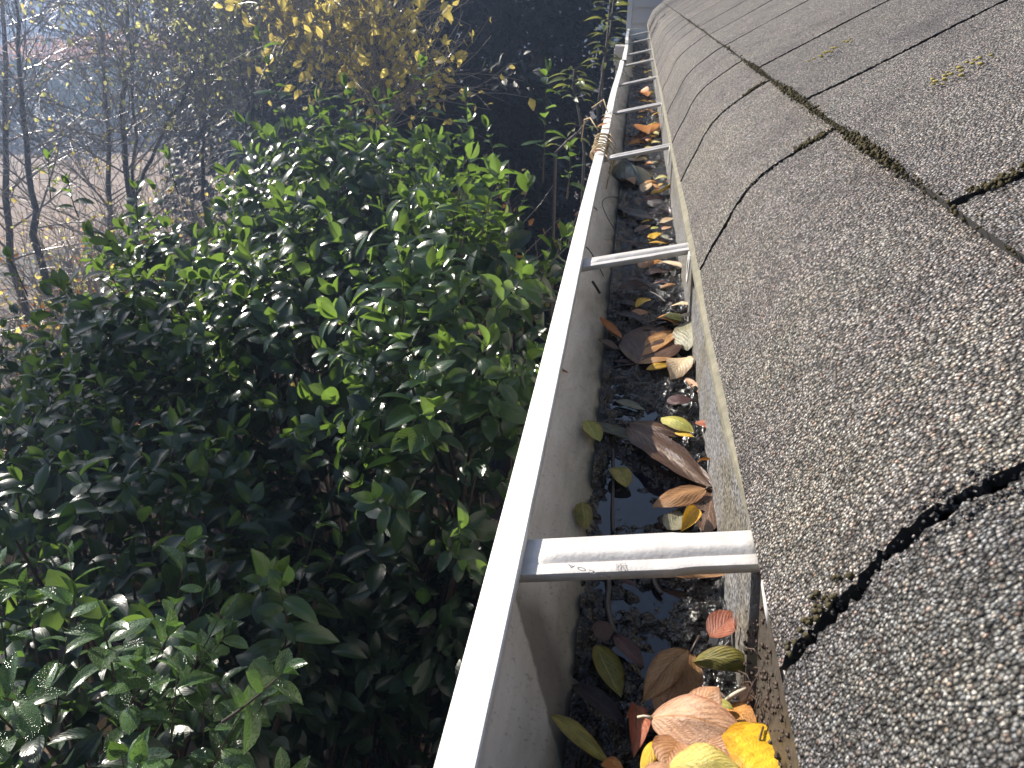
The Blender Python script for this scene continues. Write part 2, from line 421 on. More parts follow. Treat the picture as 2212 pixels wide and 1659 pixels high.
NQ = [0]
def tab(profile, y0, y1, th, seed, parent, edge=.0012):
    """one run of shingle between two slots: a bent slab with slightly ragged edges"""
    if y0 < 1.3 and y1 > -.3:
        d_ = np.concatenate([[0], np.cumsum([math.dist(profile[i], profile[i+1]) for i in range(len(profile)-1)])]); q_ = np.linspace(0, d_[-1], int(d_[-1]/.0022))
        profile = list(zip(np.interp(q_, d_, [p[0] for p in profile]), np.interp(q_, d_, [p[1] for p in profile])))
    n = len(profile); ny = max(3, int((y1-y0)/(.03 if y0 > 1.3 else .02))+1)
    kx = profile[1][0]*0+1.0/13*12*13/n
    nrm = []
    for i in range(n):
        a, b = profile[max(i-1, 0)], profile[min(i+1, n-1)]
        d = Vector((b[0]-a[0], b[1]-a[1])).normalized(); nrm.append((-d.y, d.x))
    V = []; F = []
    def nz(a, b, s): return mnoise.noise(Vector((a*s, b*s, seed*7.31)))
    for side in (0, 1):
        for i in range(n):
            for j in range(ny):
                y = y0 + (y1-y0)*j/(ny-1)
                if j == 0: y += edge*1.6*nz(i*.21*kx, 1.7, 6) + edge*nz(i*.9, 4.1, 5) + .0042*nz(i*.83, 7.7+y0, 1)
                if j == ny-1: y += edge*1.6*nz(i*.21*kx, 9.3, 6) + edge*nz(i*.9, 6.1, 5) + .0042*nz(i*.83, 3.1+y1, 1)
                x, z = profile[i]
                lift = .0008*nz(i*.3*kx, y*9, 1.0) + .0012*nz(y*3, i*.1*kx, 1)
                e = 0.0
                if i == 0: e = edge*1.3*nz(y*22, 3.3, 1.0) + .0025*nz(y*2.5, 5.5, 1.0)
                a = profile[0]; b = profile[1]; dd = Vector((b[0]-a[0], b[1]-a[1])).normalized()
                h = (0.0 if side == 0 else -th) + lift
                V.append((x + nrm[i][0]*h + dd.x*e, y, Z(z + nrm[i][1]*h + dd.y*e)))
    g = n*ny
    for i in range(n-1):
        for j in range(ny-1):
            a = i*ny+j
            F.append((a, a+ny, a+ny+1, a+1)); F.append((g+a, g+a+1, g+a+ny+1, g+a+ny))
    NQ[0] = (n-1)*(ny-1)
    for j in range(ny-1):
        F.append((j, j+1, g+j+1, g+j)); a = (n-1)*ny+j; F.append((a+1, a, g+a, g+a+1))
    for i in range(n-1):
        a = i*ny; F.append((a+ny, a, g+a, g+a+ny)); a = i*ny+ny-1; F.append((a, a+ny, g+a+ny, g+a))
    return V, F
def course(profile, slots, th, seed, gap, label=None):
    mb = MB(); sides = []; tones = []
    for k in range(len(slots)-1):
        g = gap*(.75+.6*R.random())*(.58 if slots[k+1] < .8 else 1.0)
        V, F = tab(profile, slots[k]+g/2, slots[k+1]-g/2, th, seed, roof); mb.add(V, F); tones += [(.0 if seed == 3 and -.2 < slots[k] < 0 else .15+.85*R.random())]*len(V)
        nq = NQ[0]; sides += [0, 1]*nq + [1]*(len(F)-2*nq)
    o = mb.build('shingle_course', M['shingle'], roof, smooth=False)
    at = o.data.attributes.new('rnd', 'FLOAT', 'POINT'); at.data.foreach_set('value', np.array(tones, np.float32))
    me = o.data; me.materials.append(M['asphalt_felt']); me.polygons.foreach_set('material_index', np.array(sides, dtype=np.int32)); me.polygons.foreach_set('use_smooth', np.ones(len(me.polygons), dtype=bool))
    me.set_sharp_from_angle(angle=math.radians(40))
    return o
def seq(given, step, end):
    s = list(given)
    while s[-1] < end-.2: s.append(s[-1]+step*(.88+.24*R.random()))
    s[-1] = end; return s
s1 = seq([-1.4,-1.0,-.56,-.15,.2,.63,.968,1.235,1.53,1.90,2.25], .31, 5.7)
s2 = seq([-1.4,-1.05,-.72,-.36,-.02,.385,.752,1.068,1.478,1.82,2.17,2.62,3.0], .34, 5.7)
s3 = seq([-1.4,-.9,-.5,-.2,.15,.55,.9,1.25,1.6], .33, 5.7)
def line_prof(x0, z0, x1, n=6, sl=.55): return [(x0+(x1-x0)*i/(n-1), z0+sl*(x1-x0)*i/(n-1)) for i in range(n)]
course(eave_prof, s1, .0052, 3, .0108)
course(line_prof(.157,-.0925,.345), s2, .0054, 41, .0100)
course(line_prof(.336, .0045, .52), s3, .0048, 71, .008)
for q in range(8):
    course(line_prof(.336+.18*(q+1), .0045+.099*(q+1), .525+.18*(q+1)), seq([-1.4-.17*(q % 2)], .33, 5.7), .0048, 90+q*20, .008)

sp_ = MB(); sp_.extrude_y([(x+.0056, Z(z-.0020)) for x, z in eave_prof[:6]] + [(x+.0085, Z(z-.0034)) for x, z in eave_prof[:6]][::-1], np.linspace(-1.4, 5.7, 30)); sp_.build('starter_strip', M['asphalt_felt'], roof)
fb = MB(); fb.extrude_y([(.0668,Z(-.2335)),(.0668,Z(-.2288)),(.0720,Z(-.2232)),(.090,Z(-.223)),(.090,Z(-.2335))], np.linspace(-1.4, 5.7, 240))
fb.v = [(x + (.0075*min(1, max(0, (.42-y)/.17)) if x < .08 else 0) + .0006*mnoise.noise(Vector((y*30, z*90, 3))), y, z + .0006*mnoise.noise(Vector((y*24, 2, x*50)))) for x, y, z in fb.v]
fascia = fb.build('fascia_strip', M['wood'], house, label='weathered pale wood strip under the shingle edge')
fb = MB(); fb.box(.0775,.10,-1.4,5.7,Z(-.46),Z(-.2335)); fb.build('fascia_board', M['trim'], house)
wl = MB()
YW = 5.95
for k in range(62):                       # lap siding boards, each tilted out at its foot
    z0 = .02 + k*.104
    wl.add([(-.041,YW-.014,z0),(4.0,YW-.014,z0),(4.0,YW-.002,z0+.104),(-.041,YW-.002,z0+.104),(-.041,YW-.002,z0),(4.0,YW-.002,z0)],
           [(0,1,2,3),(0,4,5,1),(3,4,0)])
wl.box(-.041,4.0,YW,YW+.15,0,6.5)
wl.build('siding_wall', M['siding'], house)
cb = MB(); cb.box(-.075,-.042,YW-.02,YW+.16,0,6.5); cb.build('corner_board', M['trim'], house)
sw = MB(); sw.box(.14,.30,-1.4,YW-.03,0,Z(-.30)); sw.build('side_wall', M['siding'], house)
so_ = MB(); so_.box(.101,.14,-1.4,YW-.03,Z(-.33),Z(-.30)); so_.build('soffit', M['trim'], house)

# ------------------------------------------------------------------ the gutter
gut = thing('rain_gutter', 'white metal rain gutter with strap hangers, clogged with leaves along the roof edge', 'gutter', (0.0, 2.6, Z(-.338)))
def trough_profile(dx=0.0, dz=0.0):
    # outer face, rolled lip, inner hem, ogee front wall, floor, back wall (thin sheet: outer skin first, then inner)
    inner = [(-.0402,-.2462),(-.0402,-.2535),(-.0440,-.2550),(-.0500,-.2552),(-.0525,-.2590),(-.0523,-.2680),(-.0490,-.2780),(-.0420,-.2870),(-.0310,-.2950),(-.0180,-.3030),(-.0070,-.3110),(-.0005,-.3200),(.0015,-.3360),(.0720,-.3360),(.0728,-.3340),(.0728,-.2345)]
    outer = [(.0745,-.2345),(.0745,-.3380),(-.0005,-.3380),(-.0025,-.3215),(-.0085,-.3128),(-.0190,-.3046),(-.0320,-.2966),(-.0432,-.2884),(-.0505,-.2790),(-.0538,-.2685),(-.0556,-.2600),(-.0556,-.2462),(-.0548,-.2452),(-.0410,-.2452)]
    return [(x+dx, Z(z+dz)) for x, z in inner], [(x+dx, Z(z+dz)) for x, z in outer]
def wob(y): return .0014*math.sin(y*2.1+.5) + .0008*math.sin(y*5.3)
def gutter_run(y0, y1, ny, d0, d1):
    ys = np.linspace(y0, y1, ny)
    inn, out = trough_profile()
    def sweep(prof, name, mat, closed=False):
        V = []; F = []; n = len(prof)
        for j, y in enumerate(ys):
            t = (y-y0)/(y1-y0); ox = d0[0]*(1-t)+d1[0]*t; oz = d0[1]*(1-t)+d1[1]*t
            for (x, z) in prof:
                kx = 1.0 if x < .03 else 0.0
                V.append((x + (ox+wob(y))*kx, y, z + oz))
        for j in range(ny-1):
            for i in range(n-1): F.append((j*n+i, j*n+i+1, (j+1)*n+i+1, (j+1)*n+i))
        o = mesh_obj(name, V, F, mat, gut); o.data.set_sharp_from_angle(angle=math.radians(35)); return o
    lip = [out[-4], out[-3], out[-2], out[-1], inn[0], inn[1], inn[2]]
    sweep(lip, 'front_lip', M['white'])
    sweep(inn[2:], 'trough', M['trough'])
    sweep(out[:-3], 'outer_face', M['white'])
gutter_run(-1.2, 3.05, 60, (0, 0), (.003, 0))
gutter_run(3.02, 5.36, 30, (.010, .0035), (-.004, -.001))
ec = MB(); ec.box(-.058,.0745,5.36,5.362,Z(-.338),Z(-.244)); ec.build('end_cap', M['white'], gut)
ds = MB()                                 # downspout on the outside of the far run
ds.box(-.105,-.057,4.66,4.73,Z(-2.6),Z(-.40)); ds.box(-.115,-.057,4.62,4.77,Z(-.40),Z(-.30))
for q in range(5): ds.box(-.118,-.058,4.617,4.773,Z(-.325-.014*q),Z(-.319-.014*q))
ds.build('downspout', M['siding'], gut)

def hanger(y, first=False, tilt=.0):
    """hidden strap hanger: ribbed strap from under the lip to the roof edge, folded edges, hook behind"""
    wd = .0265; x0, x1 = -.0505, (.0748 if first else .0715)
    zl, zr = (-.2562, -.2290) if first else (-.2570, -.2300)
    nx = 26; prof = []          # cross-section along Y: (dy, dz) folded sides, central rib
    prof = [(-.5,-.0050),(-.5,0),(-.44,.0006),(-.24,.0004),(-.20,-.0012),(-.17,-.0003),(-.10,.0018),(.02,.0026),(.12,.0020),(.20,.0010),(.40,.0006),(.5,0),(.5,-.0050)]
    V = []; F = []; n = len(prof)
    for i in range(nx):
        t = i/(nx-1); x = x0 + (x1-x0)*t
        z = zl + (zr-zl)*t
        rib = min(1, max(0, (t-.16)/.05)) * (1 if t < .985 else 0)
        neck = 1.0 - .10*min(1, max(0, (t-.70)/.03))
        sk = tilt*(t-.5)
        for (a, b) in prof:
            bb = b if b < -.004 else b*rib
            V.append((x, y + a*wd*neck + sk, Z(z + bb)))
    for i in range(nx-1):
        for j in range(n-1): F.append((i*n+j, (i+1)*n+j, (i+1)*n+j+1, i*n+j+1))
    h = mesh_obj('hanger', V, F, M['hanger'], gut)
    h.data.set_sharp_from_angle(angle=math.radians(38))
    md = h.modifiers.new('sheet', 'SOLIDIFY'); md.thickness = .0008; md.offset = -1
    # hook plate with an oval slot, at the back
    mb = MB()
    yb = y - wd*.5 - .020; n2 = 18; ring = []
    if first:
        mb.tube([(.0735, y-.020, Z(-.2275)), (.0728, y-.028, Z(-.2295)), (.0728, y-.036, Z(-.233)), (.0735, y-.042, Z(-.239))], [.0016, .0022, .0018, .0010], 6)
        mb.build('hook', M['hook'], h, smooth=True); return h
    for k in range(n2):
        q = 2*math.pi*k/n2
        cy, cz = math.cos(q), math.sin(q)
        ring.append((yb + .0065*cy*1.0 + 0, -.2415 + .0085*cz, yb + .0115*max(-1, min(1, cy*1.25)), -.2415 + .0135*max(-1, min(1, cz*1.25))))
    V2 = []; F2 = []
    for xx in (.0655, .0668):
        for r in ring: V2.append((xx, r[0], Z(r[1]))); V2.append((xx, r[2], Z(r[3])))
    m2 = 2*n2
    for k in range(n2):
        a, b = 2*k, 2*((k+1) % n2)
        F2 += [(a, b, b+1, a+1), (m2+a, m2+a+1, m2+b+1, m2+b), (a+1, b+1, m2+b+1, m2+a+1), (a, m2+a, m2+b, b)]
    mb.add(V2, F2); mb.build('hook', M['hook'], h, smooth=False)
    return h
hangers = [.2835, .742, 1.285, 1.79, 2.34, 2.93, 3.40, 4.12, 4.78]
h0 = None
for i, y in enumerate(hangers):
    hh = hanger(y, i == 0, [-.004, 0, .004, -.004, .006, .002, .004, 0, .004][i])
    if i == 0: h0 = hh
h0['label'] = 'nearest strap hanger with faint stamped lettering'
# the stamped word on the near flange, seen upside down from here
cu = bpy.data.curves.new('lettering', 'FONT'); cu.body = 'ALCOA'; cu.size = .0050; cu.extrude = .00008; cu.align_x = 'CENTER'; cu.space_character = 1.25
cu.materials.append(M['ink'])
tq = bpy.data.objects.new('lettering_curve', cu); COL.objects.link(tq); dg = bpy.context.evaluated_depsgraph_get()
tm = bpy.data.meshes.new_from_object(tq.evaluated_get(dg)); bpy.data.objects.remove(tq); bpy.data.curves.remove(cu)
tx = bpy.data.objects.new('lettering', tm); COL.objects.link(tx); tx.parent = h0; tx['_o'] = gut['_o']
sl_ = (.0272)/(.122)
tp = np.array([-.0035, .2713, Z(-.2562 + .0272*(.047/.122) + .00075)]) - np.array(gut['_o'])
tx.location = tp; tx.rotation_euler = (0, -math.atan(sl_), math.pi); tx.scale = (1.15, .62, 1)
lg = MB()                                 # small square emblem beside it
def ez(x): return Z(-.2562 + .0272*((x+.0505)/.122) + .0009)
for (xa, xb, ya, yb) in [(.0085,.0089,.2700,.2738),(.0125,.0129,.2700,.2738),(.0085,.0129,.2696,.2700),(.0085,.0129,.2738,.2742)]:
    lg.add([(xa,ya,ez(xa)),(xb,ya,ez(xb)),(xb,yb,ez(xb)),(xa,yb,ez(xa))], [(0,1,2,3)])
lg.add([(.0089,.2700,ez(.0089)),(.0095,.2700,ez(.0095)),(.0108,.2734,ez(.0108)),(.0104,.2738,ez(.0104))], [(0,1,2,3)])
lg.add([(.0125,.2700,ez(.0125)),(.0119,.2700,ez(.0119)),(.0106,.2734,ez(.0106)),(.0110,.2738,ez(.0110))], [(0,3,2,1)])
lg.build('emblem', M['ink'], h0)

# mud, water
def mudz(x, y):
    f = mnoise.fractal(Vector((x*80, y*80, 1.3)), .8, 2.1, 5)
    g = mnoise.noise(Vector((x*18+5, y*18, 7.7)))
    b = -.3111 + .0060*f + .0040*g
    b += .0055*max(0, (x-.036)/.036) + .004*max(0, (.006-x)/.012)
    b += .0035*min(1, max(0, (y-.42)/.35))
    if y < .25: b += .004*min(1, (.25-y)/.05) + .020*min(1, (.255-y)/.05)*max(0, min(1, (x-.052)/.02))*(1+.5*g)
    return b
def mud_mesh(y0, y1, dy, nx):
    ys = np.arange(y0, y1+dy*.5, dy); xs = np.linspace(-.0085, .0727, nx)
    V = [(x, y, Z(mudz(x, y))) for y in ys for x in xs]
    n = nx; F = np.array([(j*n+i, j*n+i+1, (j+1)*n+i+1, (j+1)*n+i) for j in range(len(ys)-1) for i in range(n-1)])
    return V, F
V1, F1 = mud_mesh(.10, .80, .0011, 76); V2, F2 = mud_mesh(.80, 5.35, .005, 34)
mo = mesh_obj('mud', V1+V2, np.vstack([F1, F2+len(V1)]), M['mud']); props(mo, kind='stuff')
wt = MB(); wt.extrude_y([(-.0065,Z(-.3118)),(.0727,Z(-.3118))], np.linspace(.05, 5.35, 30), closed=False)
props(wt.build('water', M['water']), kind='structure')

# loose granules lodged in the slots and washed against the tab edges
grit = MB()
for (sy, cnt) in [(.2, 700), (.63, 260), (.968, 120)]:
    for k in range(cnt):
        x = R.uniform(.072, .158); z = np.interp(x, [p[0] for p in eave_prof], [p[1] for p in eave_prof])
        off = R.choice([-1, 1])*abs(R.gauss(.0048, .0018)); dep = .0046*max(0, 1-abs(off)/.0055) + R.uniform(.0, .0012)
        grit.blob((x+dep*.7, sy+off, Z(z-dep*.6)), R.uniform(.0006, .0013), (1,1,.85), k, 5, 3, .5)
props(grit.build('grit', M['shingle'], smooth=True), kind='stuff')

# ------------------------------------------------------------------ moss and lichen on the roof
mb = MB()
def course2_pt(y): return (.1545, y, Z(-.0935))
for k in range(2600):
    y = R.choice([R.uniform(.5, 1.12), R.gauss(.56, .06), R.gauss(.80, .07), R.gauss(1.03, .05), R.uniform(.3, 3.2)])
    if y < .28: continue
    d = .35 + .65*max(0, mnoise.noise(Vector((y*9, 2.2, 0)))+.35)
    r = R.uniform(.0006, .0021)*d
    x, yy, z = course2_pt(y)
    mb.blob((x + R.gauss(-.0005, .0026), yy, z + abs(R.gauss(.0, .0022))*d), r, (1, 1.2, 1.0), k, 5, 3, .6)
for (sx, lo, hi, cnt) in [(.205, .07, .085, 14), (.205, .12, .155, 8), (.63, .13, .155, 40), (1.068, .31, .34, 70), (1.478, .31, .34, 40), (.752, .32, .34, 40), (.385, .16, .19, 30), (.968, .13, .155, 30)]:
    for k in range(cnt*2):
        x = R.uniform(lo, hi) if k % 3 else R.gauss((lo+hi)/2, (hi-lo)*.2)
        z = np.interp(x, [p[0] for p in eave_prof], [p[1] for p in eave_prof]) if x < .16 else -.0925+.55*(x-.157)
        mb.blob((x, sx + R.gauss(0, .0035), Z(z + .0025)), R.uniform(.0005, .0016), (1,1,.9), k+99, 5, 3, .6)
props(mb.build('moss', M['moss'], smooth=True), kind='stuff')
def lichen(px, py, seed, label):
    mb = MB()
    c = None
    for t in np.linspace(.16, .33, 400):    # walk up the second course until the sight line meets it
        z = -.0925 + .55*(t-.157) + .005
        p = atz(px, py, z)
        if abs(p[0]-t) < .001: c = p; break
    if c is None: return
    for k in range(30):
        x = c[0] + R.gauss(0, .010); y = c[1] + R.gauss(0, .008)
        mb.blob((x, y, Z(-.0925+.55*(x-.157)+.0058)), R.uniform(.0008, .0022), (1,1,.5), seed+k, 6, 4)
    o = mb.build('lichen', M['lichen'], smooth=True); props(o, label, 'lichen patch')
lichen(1795, 112, 5, 'larger yellow lichen patch on the upper shingle course')
lichen(2078, 152, 77, 'smaller faint yellow lichen patch lower right on the upper shingle course')

# ------------------------------------------------------------------ fallen leaves lying in the gutter
c4 = lambda x, y: (1179.7+x*.2, 276.5+y*.2)
c5 = lambda x, y: (1179.7+x*.2333, 608.3+y*.2333)
c6 = lambda x, y: (1106.0+x*.2667, 921.6+y*.2667)
c7 = lambda x, y: (1032.2+x*.3333, 1216.5+y*.3333)
c3 = lambda x, y: (1179.7+x*.16667, y*.16667)
cl = lambda x, y: (1253.4+x*.1333, 368.6+y*.1333)
GROUP = 'fallen leaves in the gutter'
def leaf_geo(p0, p1, wr, arch=.08, fold=.1, roll=0., curl=0., twist=0., seed=0, nl=14, nw=8, pw=.85, q=.75, ragged=.02):
    p0, p1 = Vector(p0), Vector(p1); A = (p1-p0); L = A.length; A.normalize()
    X = A.cross(Vector((0, 0, 1))).normalized(); Nn = X.cross(A).normalized()
    V = []; UV = []
    for i in range(nl+1):
        t = i/nl
        wid = L*wr*.5*(math.sin(math.pi*min(1, t**pw*.995+.004)))**q
        if t > .84: wid *= 1 - .35*((t-.84)/.16)
        ang = roll + twist*(t-.5)
        Xr = X*math.cos(ang) + Nn*math.sin(ang); Nr = Nn*math.cos(ang) - X*math.sin(ang)
        c = p0 + A*(L*t) + Nn*(arch*L*4*t*(1-t))
        for j in range(nw+1):
            u = j/nw*2-1
            rag = 1 + ragged*4.0*mnoise.noise(Vector((t*7, u*2, seed*5.1)))*abs(u)
            s = u*wid*rag
            # curl rolls the blade round its midrib, fold creases it
            if abs(curl) > 1e-3:
                th = curl*abs(u); rr = wid/abs(curl) if abs(curl) > .05 else wid
                sx = math.copysign(rr*math.sin(abs(curl)*abs(u)), u); sz = math.copysign(1, curl)*rr*(1-math.cos(curl*u))
            else: sx, sz = s, 0
            sz += fold*abs(s) + L*.034*mnoise.noise(Vector((t*3.1+seed, u*1.7, seed*.77)))
            sz += L*.02*math.sin(t*9+seed)*u*u*ragged*20*.5
            V.append(tuple(c + Xr*sx + Nr*sz)); UV.append((.5+u*.5, t))
    n = nw+1
    F = [(i*n+j, i*n+j+1, (i+1)*n+j+1, (i+1)*n+j) for i in range(nl) for j in range(nw)]
    return V, F, UV, (p0, A, L)
LN = [0]
def fallen(a, z0, b, z1, wr, col, label, stalk=0., sdir=None, **kw):
    LN[0] += 1
    p0 = atz(a[0], a[1], z0); p1 = atz(b[0], b[1], z1)
    V, F, UV, (P0, A, L) = leaf_geo(p0, p1, wr, seed=LN[0], **kw)
    o = mesh_obj('fallen_leaf', V, F, FL[col], uv=UV)
    props(o, label, 'leaf', GROUP)
    if stalk:
        sp = MB(); d = -A if sdir is None else (Vector(atz(sdir[0], sdir[1], z0-.002))-P0).normalized()
        sp.tube([P0 + A*(.02*L), P0 + d*(stalk*.5*L) + Vector((0, 0, .02*L)), P0 + d*(stalk*L)], [.0008, .0006, .0007], 6)
        sp.build('stalk', FL_STALK if col in ('pink', 'pale', 'yellow') else M['redstem'], o, smooth=True)
    return o
F_ = fallen
# the pile at the near end
F_(c7(1385,575), -.288, c7(1170,1020), -.296, .62, 'tan', 'broad tan-brown leaf at the back left of the near pile, arched over the mud', .25, arch=.10, fold=-.25, roll=.2)
F_(c7(1360,560), -.283, c7(1075,900), -.294, .42, 'tan', 'golden-brown leaf tucked behind the tan leaf at the back of the near pile', arch=.16, fold=-.1, roll=.35)
F_(c7(1395,640), -.289, c7(1830,730), -.293, .36, 'olive', 'olive-yellow leaf bent into a bridge at the back of the near pile', arch=.23, fold=-.25, roll=-.6, ragged=.01)
F_(c7(1690,905), -.284, c7(1950,640), -.268, .42, 'pink', 'pale pink leaf leaning on the shingle edge at the right of the near pile', .3, c7(1590,895), arch=.06, fold=-.15, roll=.35)
F_(c7(1610,935), -.282, c7(1810,1060), -.279, .72, 'orange', 'orange-brown leaf behind the big pink leaf of the near pile', arch=.1, roll=-.15)
F_(c7(1810,985), -.279, c7(1955,940), -.277, .3, 'yellow', 'narrow yellow sliver of leaf between orange and red leaves at the shingle edge', arch=.05)
F_(c7(1975,890), -.27, c7(1975,1015), -.274, .6, 'red', 'small red leaf standing against the shingle edge at the bottom right of the gutter', arch=.1)
F_(c7(1500,890), -.279, c7(1660,950), -.277, .5, 'lime', 'pale lemon leaf just peeping from behind the big pink leaf', arch=.1)
F_(c7(1030,920), -.299, c7(1010,1260), -.292, .36, 'red', 'rust-red leaf curled up on the left flank of the near pile', arch=.12, curl=.9, roll=.4)
F_(c7(960,1000), -.302, c7(1110,960), -.297, .55, 'red', 'small crumpled rust-red leaf behind the left flank of the near pile', arch=.15, fold=.3, roll=.2)
F_(c7(1165,1145), -.281, c7(1060,1370), -.277, .5, 'yellow', 'yellow leaf curling over at the left front of the near pile', arch=.15, curl=-1.2, roll=-.3)
F_(c7(1300,1140), -.277, c7(1200,1340), -.272, .8, 'pink', 'salmon leaf with a yellow midrib under the near pile front', arch=.08)
F_(c7(1480,1170), -.272, c7(1750,1290), -.273, .75, 'pink', 'spotted salmon leaf between the green-yellow leaf and the big yellow leaf', arch=.08, roll=-.1)
F_(c7(1115,1000), -.278, c7(1760,1150), -.271, .58, 'pink', 'largest pink-tan leaf, domed across the top of the near pile', .13, c7(1030,1000), arch=.15, fold=-.35, roll=-.28, nl=20, nw=10, ragged=.012)
F_(c7(1235,1330), -.266, c7(1700,1320), -.260, .66, 'lime', 'green-and-yellow leaf at the very front of the near pile', arch=.13, fold=-.3, roll=-.1, nl=18, nw=10)
F_(c7(1640,1230), -.272, c7(1800,1370), -.268, .7, 'orange', 'orange leaf wedged between the green-and-yellow leaf and the big yellow leaf', arch=.12, fold=-.2)
F_(c7(1380,1010), -.274, c7(1560,800), -.270, .75, 'pink', 'upright pink leaf half rising behind the largest pink-tan leaf', arch=.12, fold=-.2, roll=.1)
F_(c7(1050,1400), -.268, c7(1290,1330), -.266, .6, 'pink', 'small flushed pink leaf at the bottom edge of the near pile', arch=.12, fold=-.2)
F_(c7(1960,1060), -.268, c7(1950,1560), -.256, .95, 'yellow', 'big bright yellow leaf hanging off the right of the near pile by the shingles', arch=.05, fold=-.2, roll=.05, nl=18, nw=10, pw=.62, q=.6)
F_(c7(1930,1040), -.272, c7(2040,1060), -.268, .9, 'pale', 'pale pink leaf edge behind the big bright yellow leaf', arch=.1)
F_(c7(1505,480), -.300, c7(1680,320), -.296, .72, 'red', 'oval red-brown leaf beside the roof edge, left of its twin', arch=.06, fold=.2)
F_(c7(1670,430), -.292, c7(1830,235), -.282, .42, 'red', 'narrow wet red-brown leaf leaning on the roof edge, right of the oval one', arch=.08, fold=.12)
F_(c7(610,790), -.300, c7(960,1050), -.304, .34, 'dark', 'long dark brown leaf leaning on the front wall left of the near pile', arch=.05, curl=.5)
F_(c7(475,980), -.286, c7(860,1310), -.296, .36, 'olive', 'long mottled yellow-brown leaf lying along the front wall at the bottom of the gutter', arch=.03, fold=.15, roll=.35)
F_(c7(770,530), -.304, c7(930,870), -.306, .50, 'olive', 'cupped olive leaf with shiny inside near the front wall', arch=-.05, curl=1.0)
F_(c7(880,465), -.305, c7(1080,680), -.305, .38, 'maroon', 'maroon leaf on the mud beside the cupped olive leaf', arch=.04, fold=.15)
F_(c7(800,370), -.304, c7(820,520), -.304, .7, 'maroon', 'small dark maroon leaf half sunk beside the front wall', arch=.03)
F_(c7(800,1300), -.292, c7(950,1345), -.288, .6, 'orange', 'torn orange leaf at the bottom edge left of the near pile', arch=.1, curl=.6)
F_(c7(925,110), -.308, c7(1035,145), -.308, .45, 'maroon', 'small dark pod-like leaf afloat under the nearest hanger', arch=.1, curl=-.8)
F_(c7(1135,20), -.304, c7(1645,70), -.300, .30, 'tan', 'long golden-tan leaf lying just below the nearest hanger', arch=.04, curl=-.5, roll=-.35, nl=18)
# between the first and second hangers
F_(c6(930,0), -.301, c6(1660,540), -.302, .30, 'brown', 'long veined brown leaf slanting across the water above the nearest hanger', .12, arch=.02, fold=.08, nl=20, nw=10, ragged=.03)
F_(c6(1575,505), -.299, c6(1130,650), -.303, .40, 'tan', 'ribbed tan leaf pointing left above the nearest hanger', .1, arch=.04, fold=-.1, roll=.1)
F_(c6(1640,430), -.303, c6(1560,900), -.303, .36, 'brown', 'straight brown leaf with a pale midrib running under the nearest hanger', arch=.01, fold=.05, ragged=.01)
F_(c6(1500,660), -.298, c6(1370,850), -.300, .50, 'yellow', 'folded yellow leaf just above the nearest hanger', arch=.08, curl=1.1, roll=.4)
F_(c6(1255,830), -.306, c6(1420,690), -.306, .7, 'grey', 'soaked grey leaf beneath the folded yellow leaf', arch=.01)
F_(c6(840,330), -.307, c6(930,490), -.307, .62, 'olive', 'small olive-yellow leaf chip at the edge of the water', arch=.08, fold=.2, q=.4)
F_(c6(570,610), -.298, c6(590,820), -.301, .52, 'olive', 'olive leaf chip stuck on the front wall above the nearest hanger', arch=.06, fold=-.2, q=.4)
F_(c6(1500,290), -.301, c6(1700,330), -.298, .35, 'orange', 'curled orange leaf rim beside the wood strip', arch=.2, curl=1.3, roll=.5)
F_(c6(1700,400), -.298, c6(1790,250), -.290, .55, 'pink', 'curled dull pink leaf pressed against the wood strip', arch=.1, curl=-1.0)
F_(c5(375,1290), -.299, c5(960,1470), -.305, .28, 'grey', 'boat-shaped grey-green leaf with a yellow upturned end', arch=-.08, curl=.9, nl=18)
F_(c5(372,1285), -.297, c5(500,1480), -.299, .55, 'lime', 'yellow upturned leaf end against the front wall', arch=-.05, curl=.5)
F_(c5(765,1310), -.302, c5(1240,1440), -.300, .46, 'brown', 'pale brown leaf lying under the lime and yellow leaves', .35, c5(570,1350), arch=.08, fold=-.2)
F_(c5(1065,1260), -.297, c5(1370,1400), -.297, .52, 'lime', 'bright lime-yellow leaf in the middle of the gutter', arch=.13, fold=-.3, roll=-.1)
F_(c5(1190,1400), -.299, c5(1365,1440), -.298, .6, 'yellow', 'small yellow leaf showing under the bright lime-yellow one', arch=.06)
F_(c5(1385,1300), -.297, c5(1680,1440), -.294, .46, 'red', 'rust-brown leaf right of the bright lime-yellow leaf', arch=.1, fold=.15)
F_(c5(1515,1290), -.293, c5(1650,1260), -.289, .75, 'yellow', 'crumpled small yellow-orange leaf against the wood strip', arch=.15, fold=-.4)
F_(c5(645,1100), -.3085, c5(920,1190), -.3085, .40, 'grey', 'drowned olive-grey leaf under the water surface', arch=.01)
F_(c5(1300,700), -.297, c5(1150,910), -.303, .62, 'pale', 'twisted pale tan leaf standing up from the mud', arch=.1, twist=1.2, fold=.2)
F_(c5(1290,900), -.301, c5(1430,1050), -.302, .3, 'pink', 'thin wet pinkish leaf strip below the twisted tan leaf', arch=.04, curl=.5)
F_(c5(925,815), -.304, c5(1190,775), -.302, .35, 'yellow', 'yellow leaf tucked beneath a pinkish-brown leaf', arch=.1, curl=-.4, roll=-.3)
F_(c5(845,760), -.303, c5(1220,720), -.300, .30, 'tan', 'pinkish-brown leaf on top of the tucked yellow leaf', arch=.08, fold=-.1)
F_(c5(835,770), -.304, c5(1130,410), -.302, .62, 'brown', 'broad oval grey-brown leaf, the widest leaf in the middle of the gutter', .3, c5(600,810), arch=.03, fold=.05, nl=20, nw=12)
F_(c5(1180,470), -.300, c5(880,700), -.304, .35, 'tan', 'light brown leaf under the right edge of the broad oval leaf', arch=.05)
